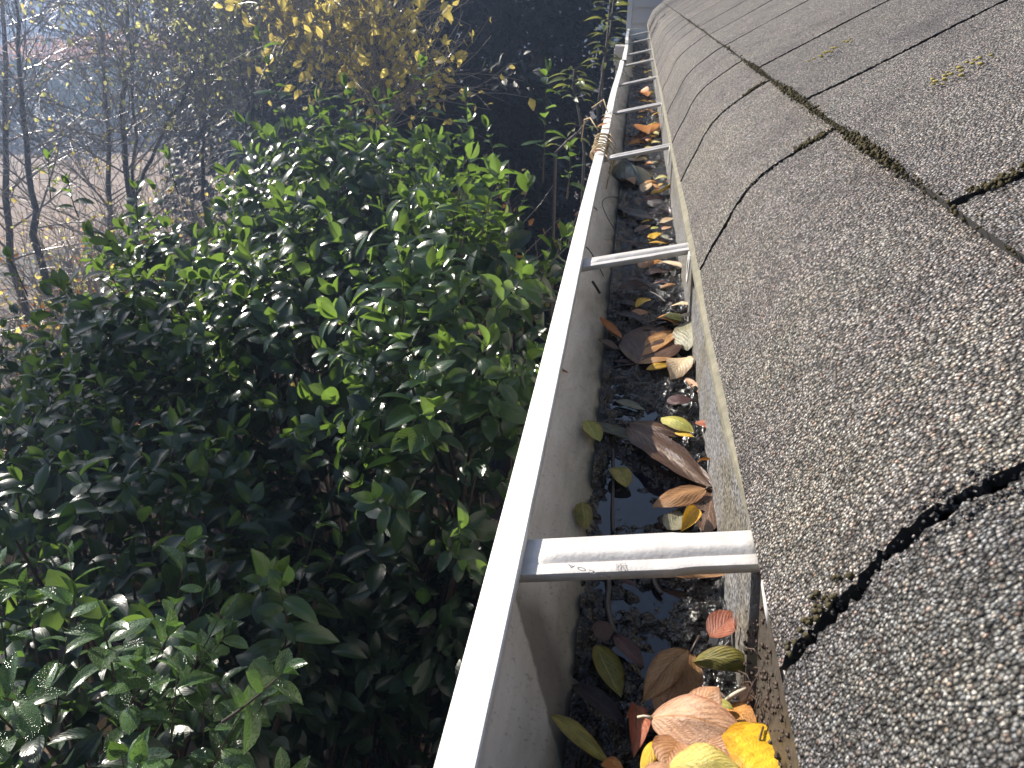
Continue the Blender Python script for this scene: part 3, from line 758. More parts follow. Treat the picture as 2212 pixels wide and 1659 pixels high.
F_(c5(500,330), -.289, c5(710,530), -.301, .5, 'orange', 'folded orange leaf propped on the front wall', arch=-.1, curl=.7, roll=.3)
F_(c5(480,530), -.297, c5(680,640), -.303, .4, 'brown', 'dull brown leaf beneath the folded orange leaf', arch=.05)
F_(c5(1310,640), -.300, c5(1300,370), -.294, .55, 'grey', 'grey-green ribbed leaf standing against the back wall', arch=.1, fold=.1, roll=.5)
F_(c5(1020,340), -.300, c5(1220,400), -.299, .6, 'orange', 'orange and yellow curled leaf in the clump by the back wall', arch=.15, fold=.2)
F_(c5(1110,300), -.297, c5(1250,370), -.295, .7, 'lime', 'olive-lime leaf on top of the clump by the back wall', arch=.15, fold=-.2)
F_(c5(1210,320), -.295, c5(1460,330), -.288, .32, 'pale', 'beige leaf reaching up the back wall from the clump', arch=.06, roll=-.2)
F_(c5(1160,220), -.299, c5(1440,240), -.290, .34, 'pale', 'pale torn leaf bridging to the back wall', arch=.12, fold=-.2, ragged=.05)
F_(c5(830,240), -.304, c5(970,165), -.301, .5, 'yellow', 'small bright yellow leaf lying alone on dark litter', arch=.1, curl=.5)
F_(c5(680,180), -.306, c5(850,230), -.305, .55, 'dark', 'dark wet leaf left of the lone yellow leaf', arch=.03)
F_(c5(1050,60), -.301, c5(1210,30), -.299, .55, 'tan', 'grey-tan curled leaf just below the second hanger', arch=.15, curl=-1.2)
F_(c5(10,1180), -.262, c5(25,1060), -.262, .4, 'red', 'dark red fleck of leaf high on the front wall', arch=.0)
F_(c5(60,800), -.283, c5(210,850), -.287, .3, 'orange', 'narrow orange leaf scrap high on the front wall', arch=.05, curl=.5)
# beyond the second hanger
F_(cl(590,610), -.303, cl(1230,820), -.301, .28, 'dark', 'long slate-dark leaf beyond the second hanger', arch=.03, fold=.1)
F_(cl(880,1000), -.303, cl(1150,890), -.301, .36, 'brown', 'small mauve-brown leaf beyond the second hanger', arch=.06)
F_(cl(1290,860), -.300, cl(1535,770), -.297, .45, 'pale', 'cream leaf beyond the second hanger near the back wall', .2, arch=.08)
F_(cl(1105,1130), -.301, cl(1310,1010), -.299, .42, 'yellow', 'yellow pointed leaf beyond the second hanger', arch=.08)
F_(cl(1145,950), -.300, cl(1270,920), -.299, .7, 'lime', 'lime leaf scrap above the yellow pointed leaf', arch=.08)
F_(cl(1320,960), -.300, cl(1480,910), -.298, .65, 'pink', 'round pink-tan leaf right of the lime scrap', arch=.08)
F_(cl(1305,1040), -.300, cl(1440,1120), -.299, .5, 'grey', 'small grey ribbed leaf above the second hanger', arch=.12, curl=-.7)
F_(cl(1110,1170), -.299, cl(1400,1180), -.298, .35, 'yellow', 'yellow leaf tucked right behind the second hanger', arch=.06)
F_(cl(1640,930), -.290, cl(1720,860), -.283, .6, 'pale', 'small cream petal-like leaf stuck on the back wall', arch=.1)
F_(cl(1270,350), -.297, cl(1590,170), -.286, .30, 'yellow', 'banana-shaped golden leaf against the roof edge', arch=.06, curl=-1.2, nl=18)
F_(cl(1265,250), -.298, cl(1350,210), -.296, .5, 'yellow', 'yellow leaf inside the curve of the banana-shaped leaf', arch=.1)
F_(cl(1390,180), -.294, cl(1570,140), -.286, .4, 'pink', 'tan-pink leaf above the banana-shaped leaf', arch=.1)
F_(cl(690,170), -.302, cl(880,230), -.300, .6, 'tan', 'crumpled rusty leaf left of the banana-shaped leaf', arch=.15, fold=.3)
F_(c4(780,380), -.296, c4(1050,630), -.302, .45, 'green', 'large dark green leaf folded over beyond the second hanger', arch=.12, fold=-.5)
F_(cl(1010,350), -.301, cl(1130,190), -.297, .35, 'pale', 'white-backed leaf below the dark green leaf', arch=.05)
F_(cl(960,510), -.303, cl(1340,420), -.300, .2, 'maroon', 'thin purple-brown leaf below the banana-shaped leaf', arch=.03)
F_(cl(960,70), -.299, cl(1090,40), -.297, .7, 'yellow', 'round yellow leaf beside the large dark green leaf', arch=.1)
F_(cl(555,1130), -.301, cl(1040,1200), -.300, .16, 'brown', 'narrow mauve-brown leaf lying behind the second hanger', arch=.05)
F_(cl(1240,1480), -.300, cl(1760,1640), -.296, .22, 'pale', 'long cream-and-tan leaf in front of the second hanger', arch=.06, curl=.5)
F_(cl(980,1580), -.302, cl(1140,1380), -.296, .6, 'pink', 'mauve-tan leaf standing in front of the second hanger', arch=.12, curl=-.9)
F_(c4(630,1200), -.291, c4(710,1245), -.294, .6, 'pale', 'small tan seed-like scrap on the front wall near the second hanger', arch=.1)
F_(c4(1030,0), -.298, c4(1110,70), -.296, .7, 'orange', 'orange leaf of the far cluster beyond the third hanger', arch=.12)
F_(c4(1080,70), -.298, c4(1290,35), -.295, .35, 'orange', 'golden-orange leaf strip of the far cluster beyond the third hanger', arch=.1)
F_(c4(700,350), -.275, c4(740,395), -.28, .7, 'yellow', 'small yellow leaf caught by the vine at the gutter lip', arch=.08)
F_(c3(1220,1180), -.294, c3(1330,1190), -.292, .7, 'orange', 'amber leaf standing upright between the far hangers', arch=.1, roll=-.6)
F_(c3(1225,1215), -.298, c3(1320,1250), -.296, .5, 'orange', 'amber leaf lying below the upright amber leaf', arch=.1)
F_(c3(1290,440), -.292, c3(1345,470), -.292, .7, 'yellow', 'yellow-green leaf near the far end of the gutter', arch=.1)
F_(c3(1150,350), -.292, c3(1200,395), -.292, .7, 'orange', 'orange-brown leaf by the end cap of the gutter', arch=.1)
F_(c3(1105,820), -.27, c3(1120,880), -.28, .4, 'yellow', 'small yellow leaf on the front wall beside the sixth hanger', arch=.05)

# wet litter: small soaked leaves nobody can tell apart
LIT = 'small soaked brown leaf matted in the gutter litter'
spec = []
for k in range(110):
    y = R.choice([R.uniform(.50, 1.0), R.uniform(.8, 1.8), R.uniform(1.2, 3.2), R.uniform(2, 5.2)])
    x = R.uniform(.006, .066); spec.append((x, y))
for k in range(16): spec.append((R.uniform(.03, .066), R.uniform(.17, .26)))
for k, (x, y) in enumerate(spec):
    a = R.uniform(-.7, .7) + (math.pi if R.random() < .5 else 0); L = R.uniform(.018, .042)*(.7 if y < .3 else 1)
    z = max(mudz(x, y), -.312) + .0022 + R.uniform(0, .004)
    dx, dy = L*.5*math.cos(a), L*.5*math.sin(a)
    if x-abs(dx) < -.002 or x+abs(dx) > .070: dx *= .4
    V, F, UV, _ = leaf_geo((x-dx, y-dy, Z(z)), (x+dx, y+dy, Z(z+R.uniform(-.002, .004))), R.uniform(.3, .6), R.uniform(-.02, .12), R.uniform(-.2, .3), R.gauss(0, .25), R.choice([0, .5, -.6, 0]), 0, 300+k, 8, 5)
    o = mesh_obj('fallen_leaf', V, F, FL[R.choice(['dark', 'dark', 'dark', 'maroon', 'dark', 'brown', 'dark', 'maroon'] if R.random() < .9 else ['orange', 'pale', 'pink'])], uv=UV)
    props(o, LIT, 'leaf', 'matted litter leaves')

for k in range(44):
    y = R.choice([R.uniform(.85, 1.7), R.uniform(1.2, 2.6), R.uniform(2, 4.9)]); x = R.uniform(.018, .064); a = R.uniform(0, 6.28); L = R.uniform(.018, .034)
    z = max(mudz(x, y), -.312) + .006; dx, dy = L*.5*math.cos(a), L*.5*math.sin(a)
    V, F, UV, _ = leaf_geo((x-dx, y-dy, Z(z)), (x+dx, y+dy, Z(z+R.uniform(0, .006))), R.uniform(.4, .65), .1, R.uniform(-.2, .3), R.gauss(0, .35), R.choice([0, .7, -.8]), 0, 600+k, 8, 5)
    o = mesh_obj('fallen_leaf', V, F, FL[R.choice(['yellow', 'yellow', 'orange', 'lime'])], uv=UV)
    props(o, 'small bright yellow or orange leaf scattered on the dark litter toward the far end', 'leaf', 'bright scattered leaves')

# rootlets and bits of twig
def strand(name, pts, r, mat, label, cat):
    mb = MB(); P = [Vector(p) for p in pts]; Q = []
    for i in range(len(P)-1):
        p_1, p0, p1, p2 = P[max(i-1, 0)], P[i], P[i+1], P[min(i+2, len(P)-1)]
        for k in range(6):
            t = k/6; Q.append(.5*((2*p0)+(p1-p_1)*t+(2*p_1-5*p0+4*p1-p2)*t*t+(3*p0-p_1-3*p1+p2)*t**3))
    Q.append(P[-1]); mb.tube(Q, r, 5); return props(mb.build(cat.replace(' ', '_'), mat, smooth=True), label, cat)
W = lambda p, z: atz(p[0], p[1], z)
strand('rootlet', [W(cl(640,440),-.300), W(cl(480,425),-.289), W(cl(380,470),-.279), W(cl(360,560),-.279), W(cl(440,760),-.288), W(cl(620,1050),-.301)], .0007, M['darkline'], 'dark wiry rootlet looped on the front wall beyond the second hanger', 'rootlet')
strand('rootlet', [W(c4(390,1265),-.277), W(c4(460,1310),-.281), W(c4(540,1440),-.291), W(c4(620,1600),-.300)], .0007, M['darkline'], 'dark thin rootlet hanging down the wall just in front of the second hanger', 'rootlet')
strand('rootlet', [W(c5(430,0),-.285), W(c5(470,60),-.289), W(c5(500,110),-.294)], .0016, M['darkline'], 'short thick dark twig on the front wall left of the dark litter', 'twig')
strand('rootlet', [W(c4(470,750),-.268), W(c4(500,830),-.274), W(c4(555,890),-.281)], .0008, M['darkline'], 'short curved rootlet high on the front wall between second and third hangers', 'rootlet')
strand('rootlet', [W(c7(1690,20),-.292), W(c7(1700,100),-.293), W(c7(1712,190),-.295), W(c7(1705,290),-.298)], .0011, M['pale_root'], 'pale rootlet hanging by the back wall below the nearest hanger', 'rootlet')
strand('rootlet', [W(c7(1590,905),-.281), W(c7(1650,860),-.277), W(c7(1740,810),-.274)], .0011, M['pale_root'], 'pale leaf stem curving behind the near pile', 'leaf stem')
strand('rootlet', [W(c7(830,20),-.3095), W(c7(850,150),-.3095), W(c7(840,280),-.3095), W(c7(880,460),-.3085)], .0018, M['darkline'], 'wet dark twig lying along the water edge below the nearest hanger', 'twig')
strand('rootlet', [W(c7(1135,60),-.3095), W(c7(1150,140),-.309), W(c7(1190,200),-.3095)], .0016, M['darkline'], 'short soaked twig in the water under the long golden-tan leaf', 'twig')
strand('rootlet', [W(c6(818,180),-.3085), W(c6(822,420),-.3085), W(c6(815,640),-.3085), W(c6(820,860),-.3085)], .0012, M['darkline'], 'straight dark twig along the water edge above the nearest hanger', 'twig')
strand('rootlet', [W(c5(940,85),-.302), W(c5(1020,120),-.299), W(c5(1110,190),-.300)], .0008, M['darkline'], 'thin stem lying on litter in front of the second hanger', 'leaf stem')
strand('rootlet', [W(c7(1720,480),-.295), W(c7(1790,600),-.288), W(c7(1850,690),-.284)], .0018, M['redstem'], 'broken red-brown twig by the roof edge behind the near pile', 'twig')
strand('rootlet', [W(c7(1830,500),-.284), W(c7(1845,600),-.281), W(c7(1860,690),-.279)], .0016, M['darkline'], 'dark upright twig by the roof edge behind the near pile', 'twig')

crumb = MB()
for k in range(420):
    y = R.uniform(.13, .262); x = .0728 - abs(R.gauss(0, .0016)); z = R.uniform(-.30, -.238)
    crumb.blob((x, y, Z(z)), R.uniform(.0003, .0011), (1, 1.6, .8), k+7, 5, 3, .7)
for k in range(16):
    y = R.uniform(.20, .26); x = R.uniform(.066, .073); z = R.uniform(-.29, -.245); a = R.uniform(0, 6.28); L = R.uniform(.006, .016)
    crumb.tube([(x, y, Z(z)), (x-.4*L*abs(math.cos(a)), y+L*.5*math.sin(a), Z(z+.002)), (x-.8*L*abs(math.cos(a)), y+L*math.sin(a), Z(z-.002))], R.uniform(.0002, .0005), 4)
M['crumb'] = m_plain('dark_compost', (.05,.03,.02), .6, .8, 260, .001, 700, .4)
props(crumb.build('debris', M['crumb'], smooth=True), kind='stuff')

# dried vine wound round the gutter lip
vt = thing('dried_vine', 'dry tan vine coiled round the gutter lip beside the third hanger', 'vine', (-.048, 1.36, Z(-.26)))
for k in range(9):
    mb = MB(); yb = 1.27 + .021*k + R.uniform(-.005, .005); P = []
    for q in range(17):
        a = 2*math.pi*q/16*R.choice([1, 1]) + .3
        rx, rz = .0125 + .002*R.random(), .0085 + .002*R.random()
        P.append((-.048 + rx*math.cos(a), yb + .010*math.sin(a*.5+k), Z(-.2505 + rz*math.sin(a))))
    mb.tube(P, .0011 + .0006*R.random(), 5); mb.build('coil', M['vine'], vt, smooth=True)
for k in range(5):
    mb = MB(); y = 1.27 + .05*k
    mb.tube([(-.036, y, Z(-.247)), (-.028+R.uniform(0,.01), y-.02, Z(-.262)), (-.03, y-.05-R.random()*.05, Z(-.285))], .0012, 5)
    mb.build('tendril', M['vine'], vt, smooth=True)
mb = MB()
mb.tube([(-.06,1.5,Z(-.245)),(-.08,1.58,Z(-.235)),(-.10,1.72,Z(-.26)),(-.11,1.8,Z(-.32))], .0014, 5)
mb.tube([(-.05,1.72,Z(-.243)),(-.062,1.78,Z(-.225)),(-.09,1.83,Z(-.25))], .0012, 5)
mb.build('tendril', M['vine'], vt, smooth=True)
def lipleaf(x, y, dx, dy, wr, col, label):
    V, F, UV, _ = leaf_geo((x, y, Z(-.2425)), (x+dx, y+dy, Z(-.2405)), wr, .1, .2, 0, 0, 0, R.randint(0, 99), 10, 6)
    props(mesh_obj('fallen_leaf', V, F, FL[col], uv=UV), label, 'leaf', 'leaves on the gutter lip')
lipleaf(-.062, 1.52, .028, .01, .5, 'orange', 'orange leaf lying across the gutter lip beyond the vine coil')
lipleaf(-.060, 1.66, .03, -.01, .35, 'pale', 'pale dry leaf on the lip beside the fourth hanger')
lipleaf(-.054, 1.262, .008, .012, .7, 'red', 'tiny dark red leaf on the white lip in front of the vine coil')
lipleaf(-.058, 1.60, .022, .014, .4, 'tan', 'tan curled leaf on the lip between the orange and the pale leaf')

# ------------------------------------------------------------------ foliage
def template(nl, prof, wr, fold, arch, cup=0.0):
    """leaf blade, length 1 along y; three columns across"""
    V = []; UV = []; F = []
    for i in range(nl+1):
        t = i/nl
        w_ = wr*.5*np.interp(t, [p[0] for p in prof], [p[1] for p in prof])
        zc = -arch*t*t + .15*arch*t
        for u in (-1, -.5, 0, .5, 1):
            V.append((u*w_, t, zc + fold*abs(u)*w_*2 - cup*u*u*w_)); UV.append((.5+.5*u, t))
    for i in range(nl):
        for j in range(4): F.append((i*5+j, i*5+j+1, (i+1)*5+j+1, (i+1)*5+j))
    return np.array(V), np.array(F), np.array(UV)
OV = [(0, .04), (.1, .42), (.25, .8), (.45, 1.0), (.65, .94), (.82, .68), (.93, .36), (1, .03)]
T_EV = [template(6, OV, wr, fo, ar) for wr, fo, ar in [(.56, .16, .30), (.48, .12, .50), (.62, .24, .20), (.52, -.10, .40), (.46, .30, .60)]]
T_SM = [template(3, [(0, .05), (.35, 1), (.7, .7), (1, .03)], wr, .12, .2) for wr in (.55, .7)]
T_LAN = [template(6, [(0, .05), (.2, .7), (.4, 1), (.7, .75), (1, .02)], .34, .15, .45)]
T_TINY = [template(1, [(0, .4), (1, .25)], .5, .1, .1)]
def foliage(name, mat, parent, P, A, Nn, S, T, rnd, kind=None):
    P, A, Nn, S, rnd = map(np.asarray, (P, A, Nn, S, rnd))
    A = A/np.linalg.norm(A, axis=1, keepdims=True)
    X = np.cross(A, Nn); X /= np.maximum(1e-6, np.linalg.norm(X, axis=1, keepdims=True)); Nn = np.cross(X, A)
    pick = np.arange(len(P)) % len(T); VV = []; FF = []; UU = []; RR = []; base = 0
    for q, (tv, tf, tu) in enumerate(T):
        m = pick == q
        if not m.any(): continue
        p, a, x, n, s = P[m], A[m], X[m], Nn[m], S[m]
        v = p[:, None, :] + s[:, None, None]*(tv[None, :, 0, None]*x[:, None, :] + tv[None, :, 1, None]*a[:, None, :] + tv[None, :, 2, None]*n[:, None, :])
        k = len(p); VV.append(v.reshape(-1, 3))
        FF.append((tf[None] + (np.arange(k)*len(tv))[:, None, None] + base).reshape(-1, 4)); base += k*len(tv)
        UU.append(np.tile(tu, (k, 1))); RR.append(np.repeat(rnd[m], len(tv)))
    o = mesh_obj(name, np.vstack(VV), np.vstack(FF), mat, parent, uv=np.vstack(UU), rnd=np.concatenate(RR))
    if kind: o['kind'] = kind
    return o
def unit(v): v = np.asarray(v, float); return v/max(1e-9, np.linalg.norm(v))

class Leaves:
    def __init__(s): s.P = []; s.A = []; s.N = []; s.S = []; s.R = []
    def add(s, p, a, n, L): s.P.append(p); s.A.append(a); s.N.append(n); s.S.append(L); s.R.append(rng.random())
    def make(s, name, mat, parent, T): return foliage(name, mat, parent, s.P, s.A, s.N, s.S, T, s.R)

def shoot(mb, lv, p, d, L, n, leafL, thick=.0022, droop=.25, bare=.12):
    """an upright twig with alternate leaves spiralling up it"""
    d = unit(d); P = []; bend = rng.normal(0, .16, 3)
    for i in range(6):
        t = i/5; P.append(p + L*t*(d + bend*t*.5 + np.array([0, 0, .12*t])))
    mb.tube(P, [thick*(1-.6*i/5) for i in range(6)], 4, False)
    P = np.array(P); ph = rng.uniform(0, 6.28)
    side = unit(np.cross(d, [.3, .2, .9])); side2 = unit(np.cross(d, side))
    for k in range(n):
        t = bare + (1-bare)*(k+.5)/n; q = t*5; i = min(4, int(q)); c = P[i] + (P[i+1]-P[i])*(q-i)
        ph += 2.4 + rng.normal(0, .25)
        out = side*math.cos(ph) + side2*math.sin(ph)
        lift = .25 + .75*t*t + rng.normal(0, .18)
        a = unit(out*1.0 + d*lift + np.array([0, 0, -droop*rng.random()]))
        nn = unit(d*.9 + np.array([0, 0, .5]) - a*.2 + rng.normal(0, .28, 3))
        lv.add(c, a, nn, leafL*(.5 + .72*rng.random())*(1 - .35*t*t))
    for k in range(2):                      # terminal pair
        a = unit(d + rng.normal(0, .25, 3)); lv.add(P[-1], a, unit(rng.normal(0, 1, 3)), leafL*.6)

def shrub(label, base, mounds, mat, leafL, nshoot, inner, seed, shoots=(), group='broadleaf evergreen shrubs below the gutter'):
    """mounds: (cx,cy,cz, rx,ry,rz) ellipsoids, relative to the camera; shoots all over the upper side, leafy inside"""
    global rng
    rng = np.random.default_rng(seed)
    root = thing('evergreen_shrub', label, 'shrub', (base[0], base[1], 0), group)
    st = MB(); lv = Leaves(); inn = Leaves()
    tot = sum(m[3]*m[4] + m[3]*m[5] for m in mounds)
    for m in mounds:
        c = np.array([m[0], m[1], m[2]+H]); r = np.array(m[3:6])
        ns = int(nshoot*(m[3]*m[4]+m[3]*m[5])/tot)
        for k in range(ns):
            while True:
                u = rng.normal(0, 1, 3); u /= np.linalg.norm(u)
                if u[2] > -.25: break
            p = c + u*r*(.80 + .16*rng.random()); 
            d = unit(u*[.9, .9, .5] + [0, 0, .8] + rng.normal(0, .25, 3))
            L = rng.uniform(.12, .28)
            shoot(st, lv, p - d*L*.55, d, L, int(rng.integers(7, 13)), leafL)
        for k in range(int(inner*(m[3]*m[4]+m[3]*m[5])/tot)):
            u = rng.normal(0, 1, 3); u /= np.linalg.norm(u); p = c + u*r*rng.uniform(.35, .88)
            inn.add(p, unit(u + rng.normal(0, .7, 3)), unit([0, 0, 1] + rng.normal(0, .6, 3)), leafL*rng.uniform(.6, 1.05))
        foot = np.array([base[0], base[1], 0.0])
        for k in range(7):                  # main limbs from the ground up into the mound
            u = rng.normal(0, 1, 3); u[2] = abs(u[2]); u /= np.linalg.norm(u)
            e = c + u*r*.8; f = foot + np.array([rng.normal(0, .12), rng.normal(0, .12), 0]); mid = f*.4 + e*.6 + rng.normal(0, .07, 3) + [0, 0, .25]
            P = [f, f*.7+mid*.3, mid, mid*.45+e*.55, e]; st.tube(P, [.022, .017, .011, .007, .003], 5, False)
    for (p, d, L, n, lf) in shoots: shoot(st, lv, np.array(p) - unit(d)*0, d, L, n, lf, .0028, .15, .25)
    st.build('stems', M['redstem'], root, smooth=True)
    lv.make('foliage', mat, root, T_EV)
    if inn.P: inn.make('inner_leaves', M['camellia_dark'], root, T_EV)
    return root

up = np.array([0, 0, 1.0])
shrub('glossy evergreen shrub crowding up against the gutter below the vine coil', (-.55, 1.95),
      [(-.42, 1.95, -.92, .34, .55, .42), (-.40, 1.50, -1.02, .24, .32, .34), (-.85, 2.5, -1.0, .45, .5, .45)], M['camellia'], .088, 150, 900, 11,
      [(atd(1172, 395, 2.45), (.02, .1, 1), .30, 11, .075), (atd(1080, 420, 2.5), (-.1, 0, 1), .2, 9, .07), (atd(1225, 430, 2.1), (.1, 0, 1), .14, 7, .06), (atd(1010, 330, 3.0), (.1, 0, 1), .2, 9, .07)])
shrub('tallest evergreen shrub in the middle, with upright shoots rising in front of the dark trees', (-1.35, 2.75),
      [(-1.12, 3.0, -.88, .55, .55, .42), (-1.78, 2.85, -1.24, .46, .5, .38), (-.95, 2.15, -1.12, .48, .45, .42), (-1.45, 2.15, -1.22, .5, .45, .42)], M['camellia'], .094, 225, 1600, 12,
      [(atd(630, 330, 2.9), (-.05, 0, 1), .36, 13, .08), (atd(925, 300, 3.1), (.02, 0, 1), .26, 13, .075), (atd(745, 330, 3.0), (.1, 0, 1), .24, 9, .085), (atd(855, 350, 2.9), (-.1, 0, 1), .22, 10, .075), (atd(690, 360, 2.9), (-.1, 0, 1), .2, 10, .08), (atd(385, 420, 2.9), (-.1, 0, 1), .12, 5, .075), (atd(300, 500, 2.8), (.1, 0, 1), .14, 6, .075), (atd(570, 430, 2.8), (0, 0, 1), .15, 8, .075)])
shrub('evergreen shrub at the left with small glinting leaves, in front of the bare trees', (-2.2, 2.1),
      [(-1.80, 2.05, -1.44, .50, .5, .38), (-1.35, 1.55, -1.36, .45, .42, .36), (-2.5, 2.3, -1.72, .5, .5, .40)], M['camellia'], .080, 215, 1300, 13,
      [(atd(60, 640, 2.6), (-.1, 0, 1), .12, 6, .065), (atd(110, 430, 2.9), (.1, .1, 1), .14, 5, .07), (atd(170, 470, 2.9), (-.2, 0, 1), .12, 5, .07)])
shrub('shaded evergreen shrub at the lower left with a few sunlit sprays', (-1.35, 1.15),
      [(-1.25, 1.12, -1.33, .50, .38, .40), (-.78, 1.00, -1.25, .30, .28, .26), (-1.55, .85, -1.40, .45, .4, .40)], M['camellia'], .086, 40, 600, 14)
shrub('wet evergreen shrub beaded with water drops in the bottom left corner', (-.85, .55),
      [(-.80, .62, -1.10, .30, .24, .22), (-.62, .48, -1.12, .22, .18, .18)], M['camellia_wet'], .066, 74, 260, 15,
      [(atd(480, 1560, 1.05), (.5, .1, .4), .12, 6, .066), (atd(250, 1490, 1.1), (.1, .1, 1), .12, 8, .07)])
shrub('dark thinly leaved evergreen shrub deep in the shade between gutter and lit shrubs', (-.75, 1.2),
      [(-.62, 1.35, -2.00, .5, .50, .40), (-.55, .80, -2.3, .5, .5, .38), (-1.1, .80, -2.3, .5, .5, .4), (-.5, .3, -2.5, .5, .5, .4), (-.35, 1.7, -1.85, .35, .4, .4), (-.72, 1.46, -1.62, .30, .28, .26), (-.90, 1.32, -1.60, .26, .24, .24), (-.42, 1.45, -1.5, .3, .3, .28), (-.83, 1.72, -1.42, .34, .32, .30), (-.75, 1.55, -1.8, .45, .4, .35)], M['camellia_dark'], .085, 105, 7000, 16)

# ------------------------------------------------------------------ trees
def branch_path(p, d, L, n=5, curve=.25, lift=.0):
    P = [np.array(p, float)]; d = unit(d); b = rng.normal(0, curve, 3)
    for i in range(n):
        d = unit(d + b/n + np.array([0, 0, lift/n])); P.append(P[-1] + d*L/n)
    return P, d
def bare_tree(label, trunks, seed, nb=34, blen=(.7, 1.7), ntw=8, leaves=0, lmat='yellowleaf', leafL=.05, zr=(.25, 1), lean=(.5, .1), group='slender bare trees left of the gutter', cat='tree'):
    """trunks: lists of (x,y,z,r) in world space, foot first"""
    global rng
    rng = np.random.default_rng(seed)
    f = trunks[0][0]
    root = thing('slender_tree', label, cat, (f[0], f[1], 0), group)
    tr = MB(); tw = MB(); lv = Leaves()
    for T in trunks:
        P = [np.array(q[:3]) for q in T]
        Q = []; rr = []
        for i in range(len(P)-1):
            for k in range(4):
                t = k/4; Q.append(P[i]*(1-t)+P[i+1]*t + (rng.normal(0, .012, 3) if i+k else 0)); rr.append(T[i][3]*(1-t)+T[i+1][3]*t)
        Q.append(P[-1]); rr.append(T[-1][3]); tr.tube(Q, rr, 8)
        for b in range(nb):
            t = zr[0] + (zr[1]-zr[0])*rng.random(); q = t*(len(Q)-1); i = min(len(Q)-2, int(q)); p = Q[i] + (Q[i+1]-Q[i])*(q-i)
            az = rng.uniform(0, 6.28); el = rng.uniform(.15, .95)
            d = np.array([math.cos(az)*math.cos(el)+lean[0]*.6, math.sin(az)*math.cos(el), math.sin(el)+lean[1]])
            L = rng.uniform(*blen)*(1.15-.5*t); BP, dd = branch_path(p, d, L, 6, .5, .15)
            r0 = max(.006, rr[i]*.38)*rng.uniform(.6, 1.1)
            tw.tube(BP, [r0*(1-.8*k/6) for k in range(7)], 4, False)
            for k in range(ntw):
                s = rng.uniform(.2, 1)*5.99; j = int(s); pp = BP[j] + (BP[j+1]-BP[j])*(s-j)
                TP, _ = branch_path(pp, unit(BP[j+1]-BP[j]) + rng.normal(0, .55, 3) + [0, 0, .15], rng.uniform(.25, .85), 4, .5, .05)
                tw.tube(TP, [.0036, .0031, .0026, .0021, .0015], 3, False)
                for m in range(leaves if leaves >= 1 else (1 if rng.random() < leaves else 0)):
                    c = TP[int(rng.integers(1, 5))] + rng.normal(0, .015, 3)
                    lv.add(c, unit(rng.normal(0, .6, 3) + [0, 0, -.6]), unit(rng.normal(0, 1, 3)), leafL*rng.uniform(.6, 1.15))
    tr.build('trunk', M['bark'], root, smooth=True)
    tw.build('branches', M['twig'], root, smooth=True)
    if lv.P: lv.make('leaves', M[lmat], root, T_SM)
    return root
def trunk(px, D, r0, r1, top=2.2, footlean=0.0):
    """sight-line points at depth D, carried down to the ground and up above the frame"""
    pts = [atd(x, y, D) for x, y in px]
    a, b = pts[0], pts[1]; dn = a - b; dn = dn/abs(dn[2])
    foot = a + np.array([dn[0]*.25+footlean, dn[1]*.1, 0])*min(1.0, a[2]); foot[2] = 0
    u = pts[-1]-pts[-2]; u = u/abs(u[2]); tip = pts[-1] + np.array([u[0]*.4, 0, 1])*top
    L = [foot] + pts + [tip]; n = len(L)
    return [(*p, r0 + (r1-r0)*(i/(n-1))**.8) for i, p in enumerate(L)]
bare_tree('bare tree at the left edge with two leaning dark trunks', [trunk([(85, 560), (62, 365), (43, 200), (38, 0)], 7.0, .042, .010), trunk([(20, 560), (12, 300), (5, 0)], 7.4, .045, .012)], 21, 48, ntw=10, leaves=.05)
bare_tree('straight bare tree with a single smooth trunk left of the forked one', [trunk([(244, 560), (240, 460), (230, 233), (214, 0)], 7.6, .040, .010)], 22, 50, ntw=12, leaves=.4)
bare_tree('forked bare tree with three stems parting low down', [trunk([(283, 480), (264, 250), (281, 130), (274, 0)], 7.2, .038, .010), trunk([(286, 440), (340, 310), (400, 200), (450, 90)], 7.0, .026, .006), trunk([(288, 440), (290, 300), (288, 130), (300, 0)], 7.3, .022, .006)], 23, 34, ntw=12, leaves=.8, lmat='limeleaf')
bare_tree('thin tree with sparse lime-yellow leaves in front of the parked car', [trunk([(440, 420), (438, 330), (441, 246), (450, 100)], 7.0, .028, .007)], 24, 50, (.6, 1.5), 9, 1, 'limeleaf', .05, (.4, 1))
bare_tree('many-stemmed sapling with bright yellow leaves right of the parked car', [trunk([(548, 420), (546, 250), (551, 120), (556, 20)], 6.4, .03, .008), trunk([(556, 400), (562, 260), (580, 140), (600, 30)], 6.5, .016, .005), trunk([(540, 400), (532, 250), (524, 120), (520, 0)], 6.3, .014, .005)], 25, 34, (.5, 1.2), 8, 2, 'limeleaf', .05, (.4, 1))
bare_tree('tree with grey trunk behind the yellow foliage, left of the dark evergreens', [trunk([(630, 300), (622, 150), (615, 60), (612, 0)], 9.0, .07, .02)], 26, 40, (.8, 1.8), 8, 2, 'yellowleaf', .055, (.4, 1))
bare_tree('golden-leaved bush standing in front of the dark evergreens', [trunk([(700, 380), (690, 250), (700, 150), (705, 100)], 5.2, .014, .004, .3), trunk([(730, 380), (760, 260), (800, 160), (830, 120)], 5.2, .012, .003, .15), trunk([(660, 380), (640, 240), (650, 140), (640, 90)], 5.3, .012, .003, .3), trunk([(800, 380), (840, 290), (850, 240)], 5.2, .01, .003, .05)], 27, 24, (.3, .7), 6, 2, 'yellowleaf', .075, (.45, 1), (.1, .1), 'slender bare trees left of the gutter', 'bush')

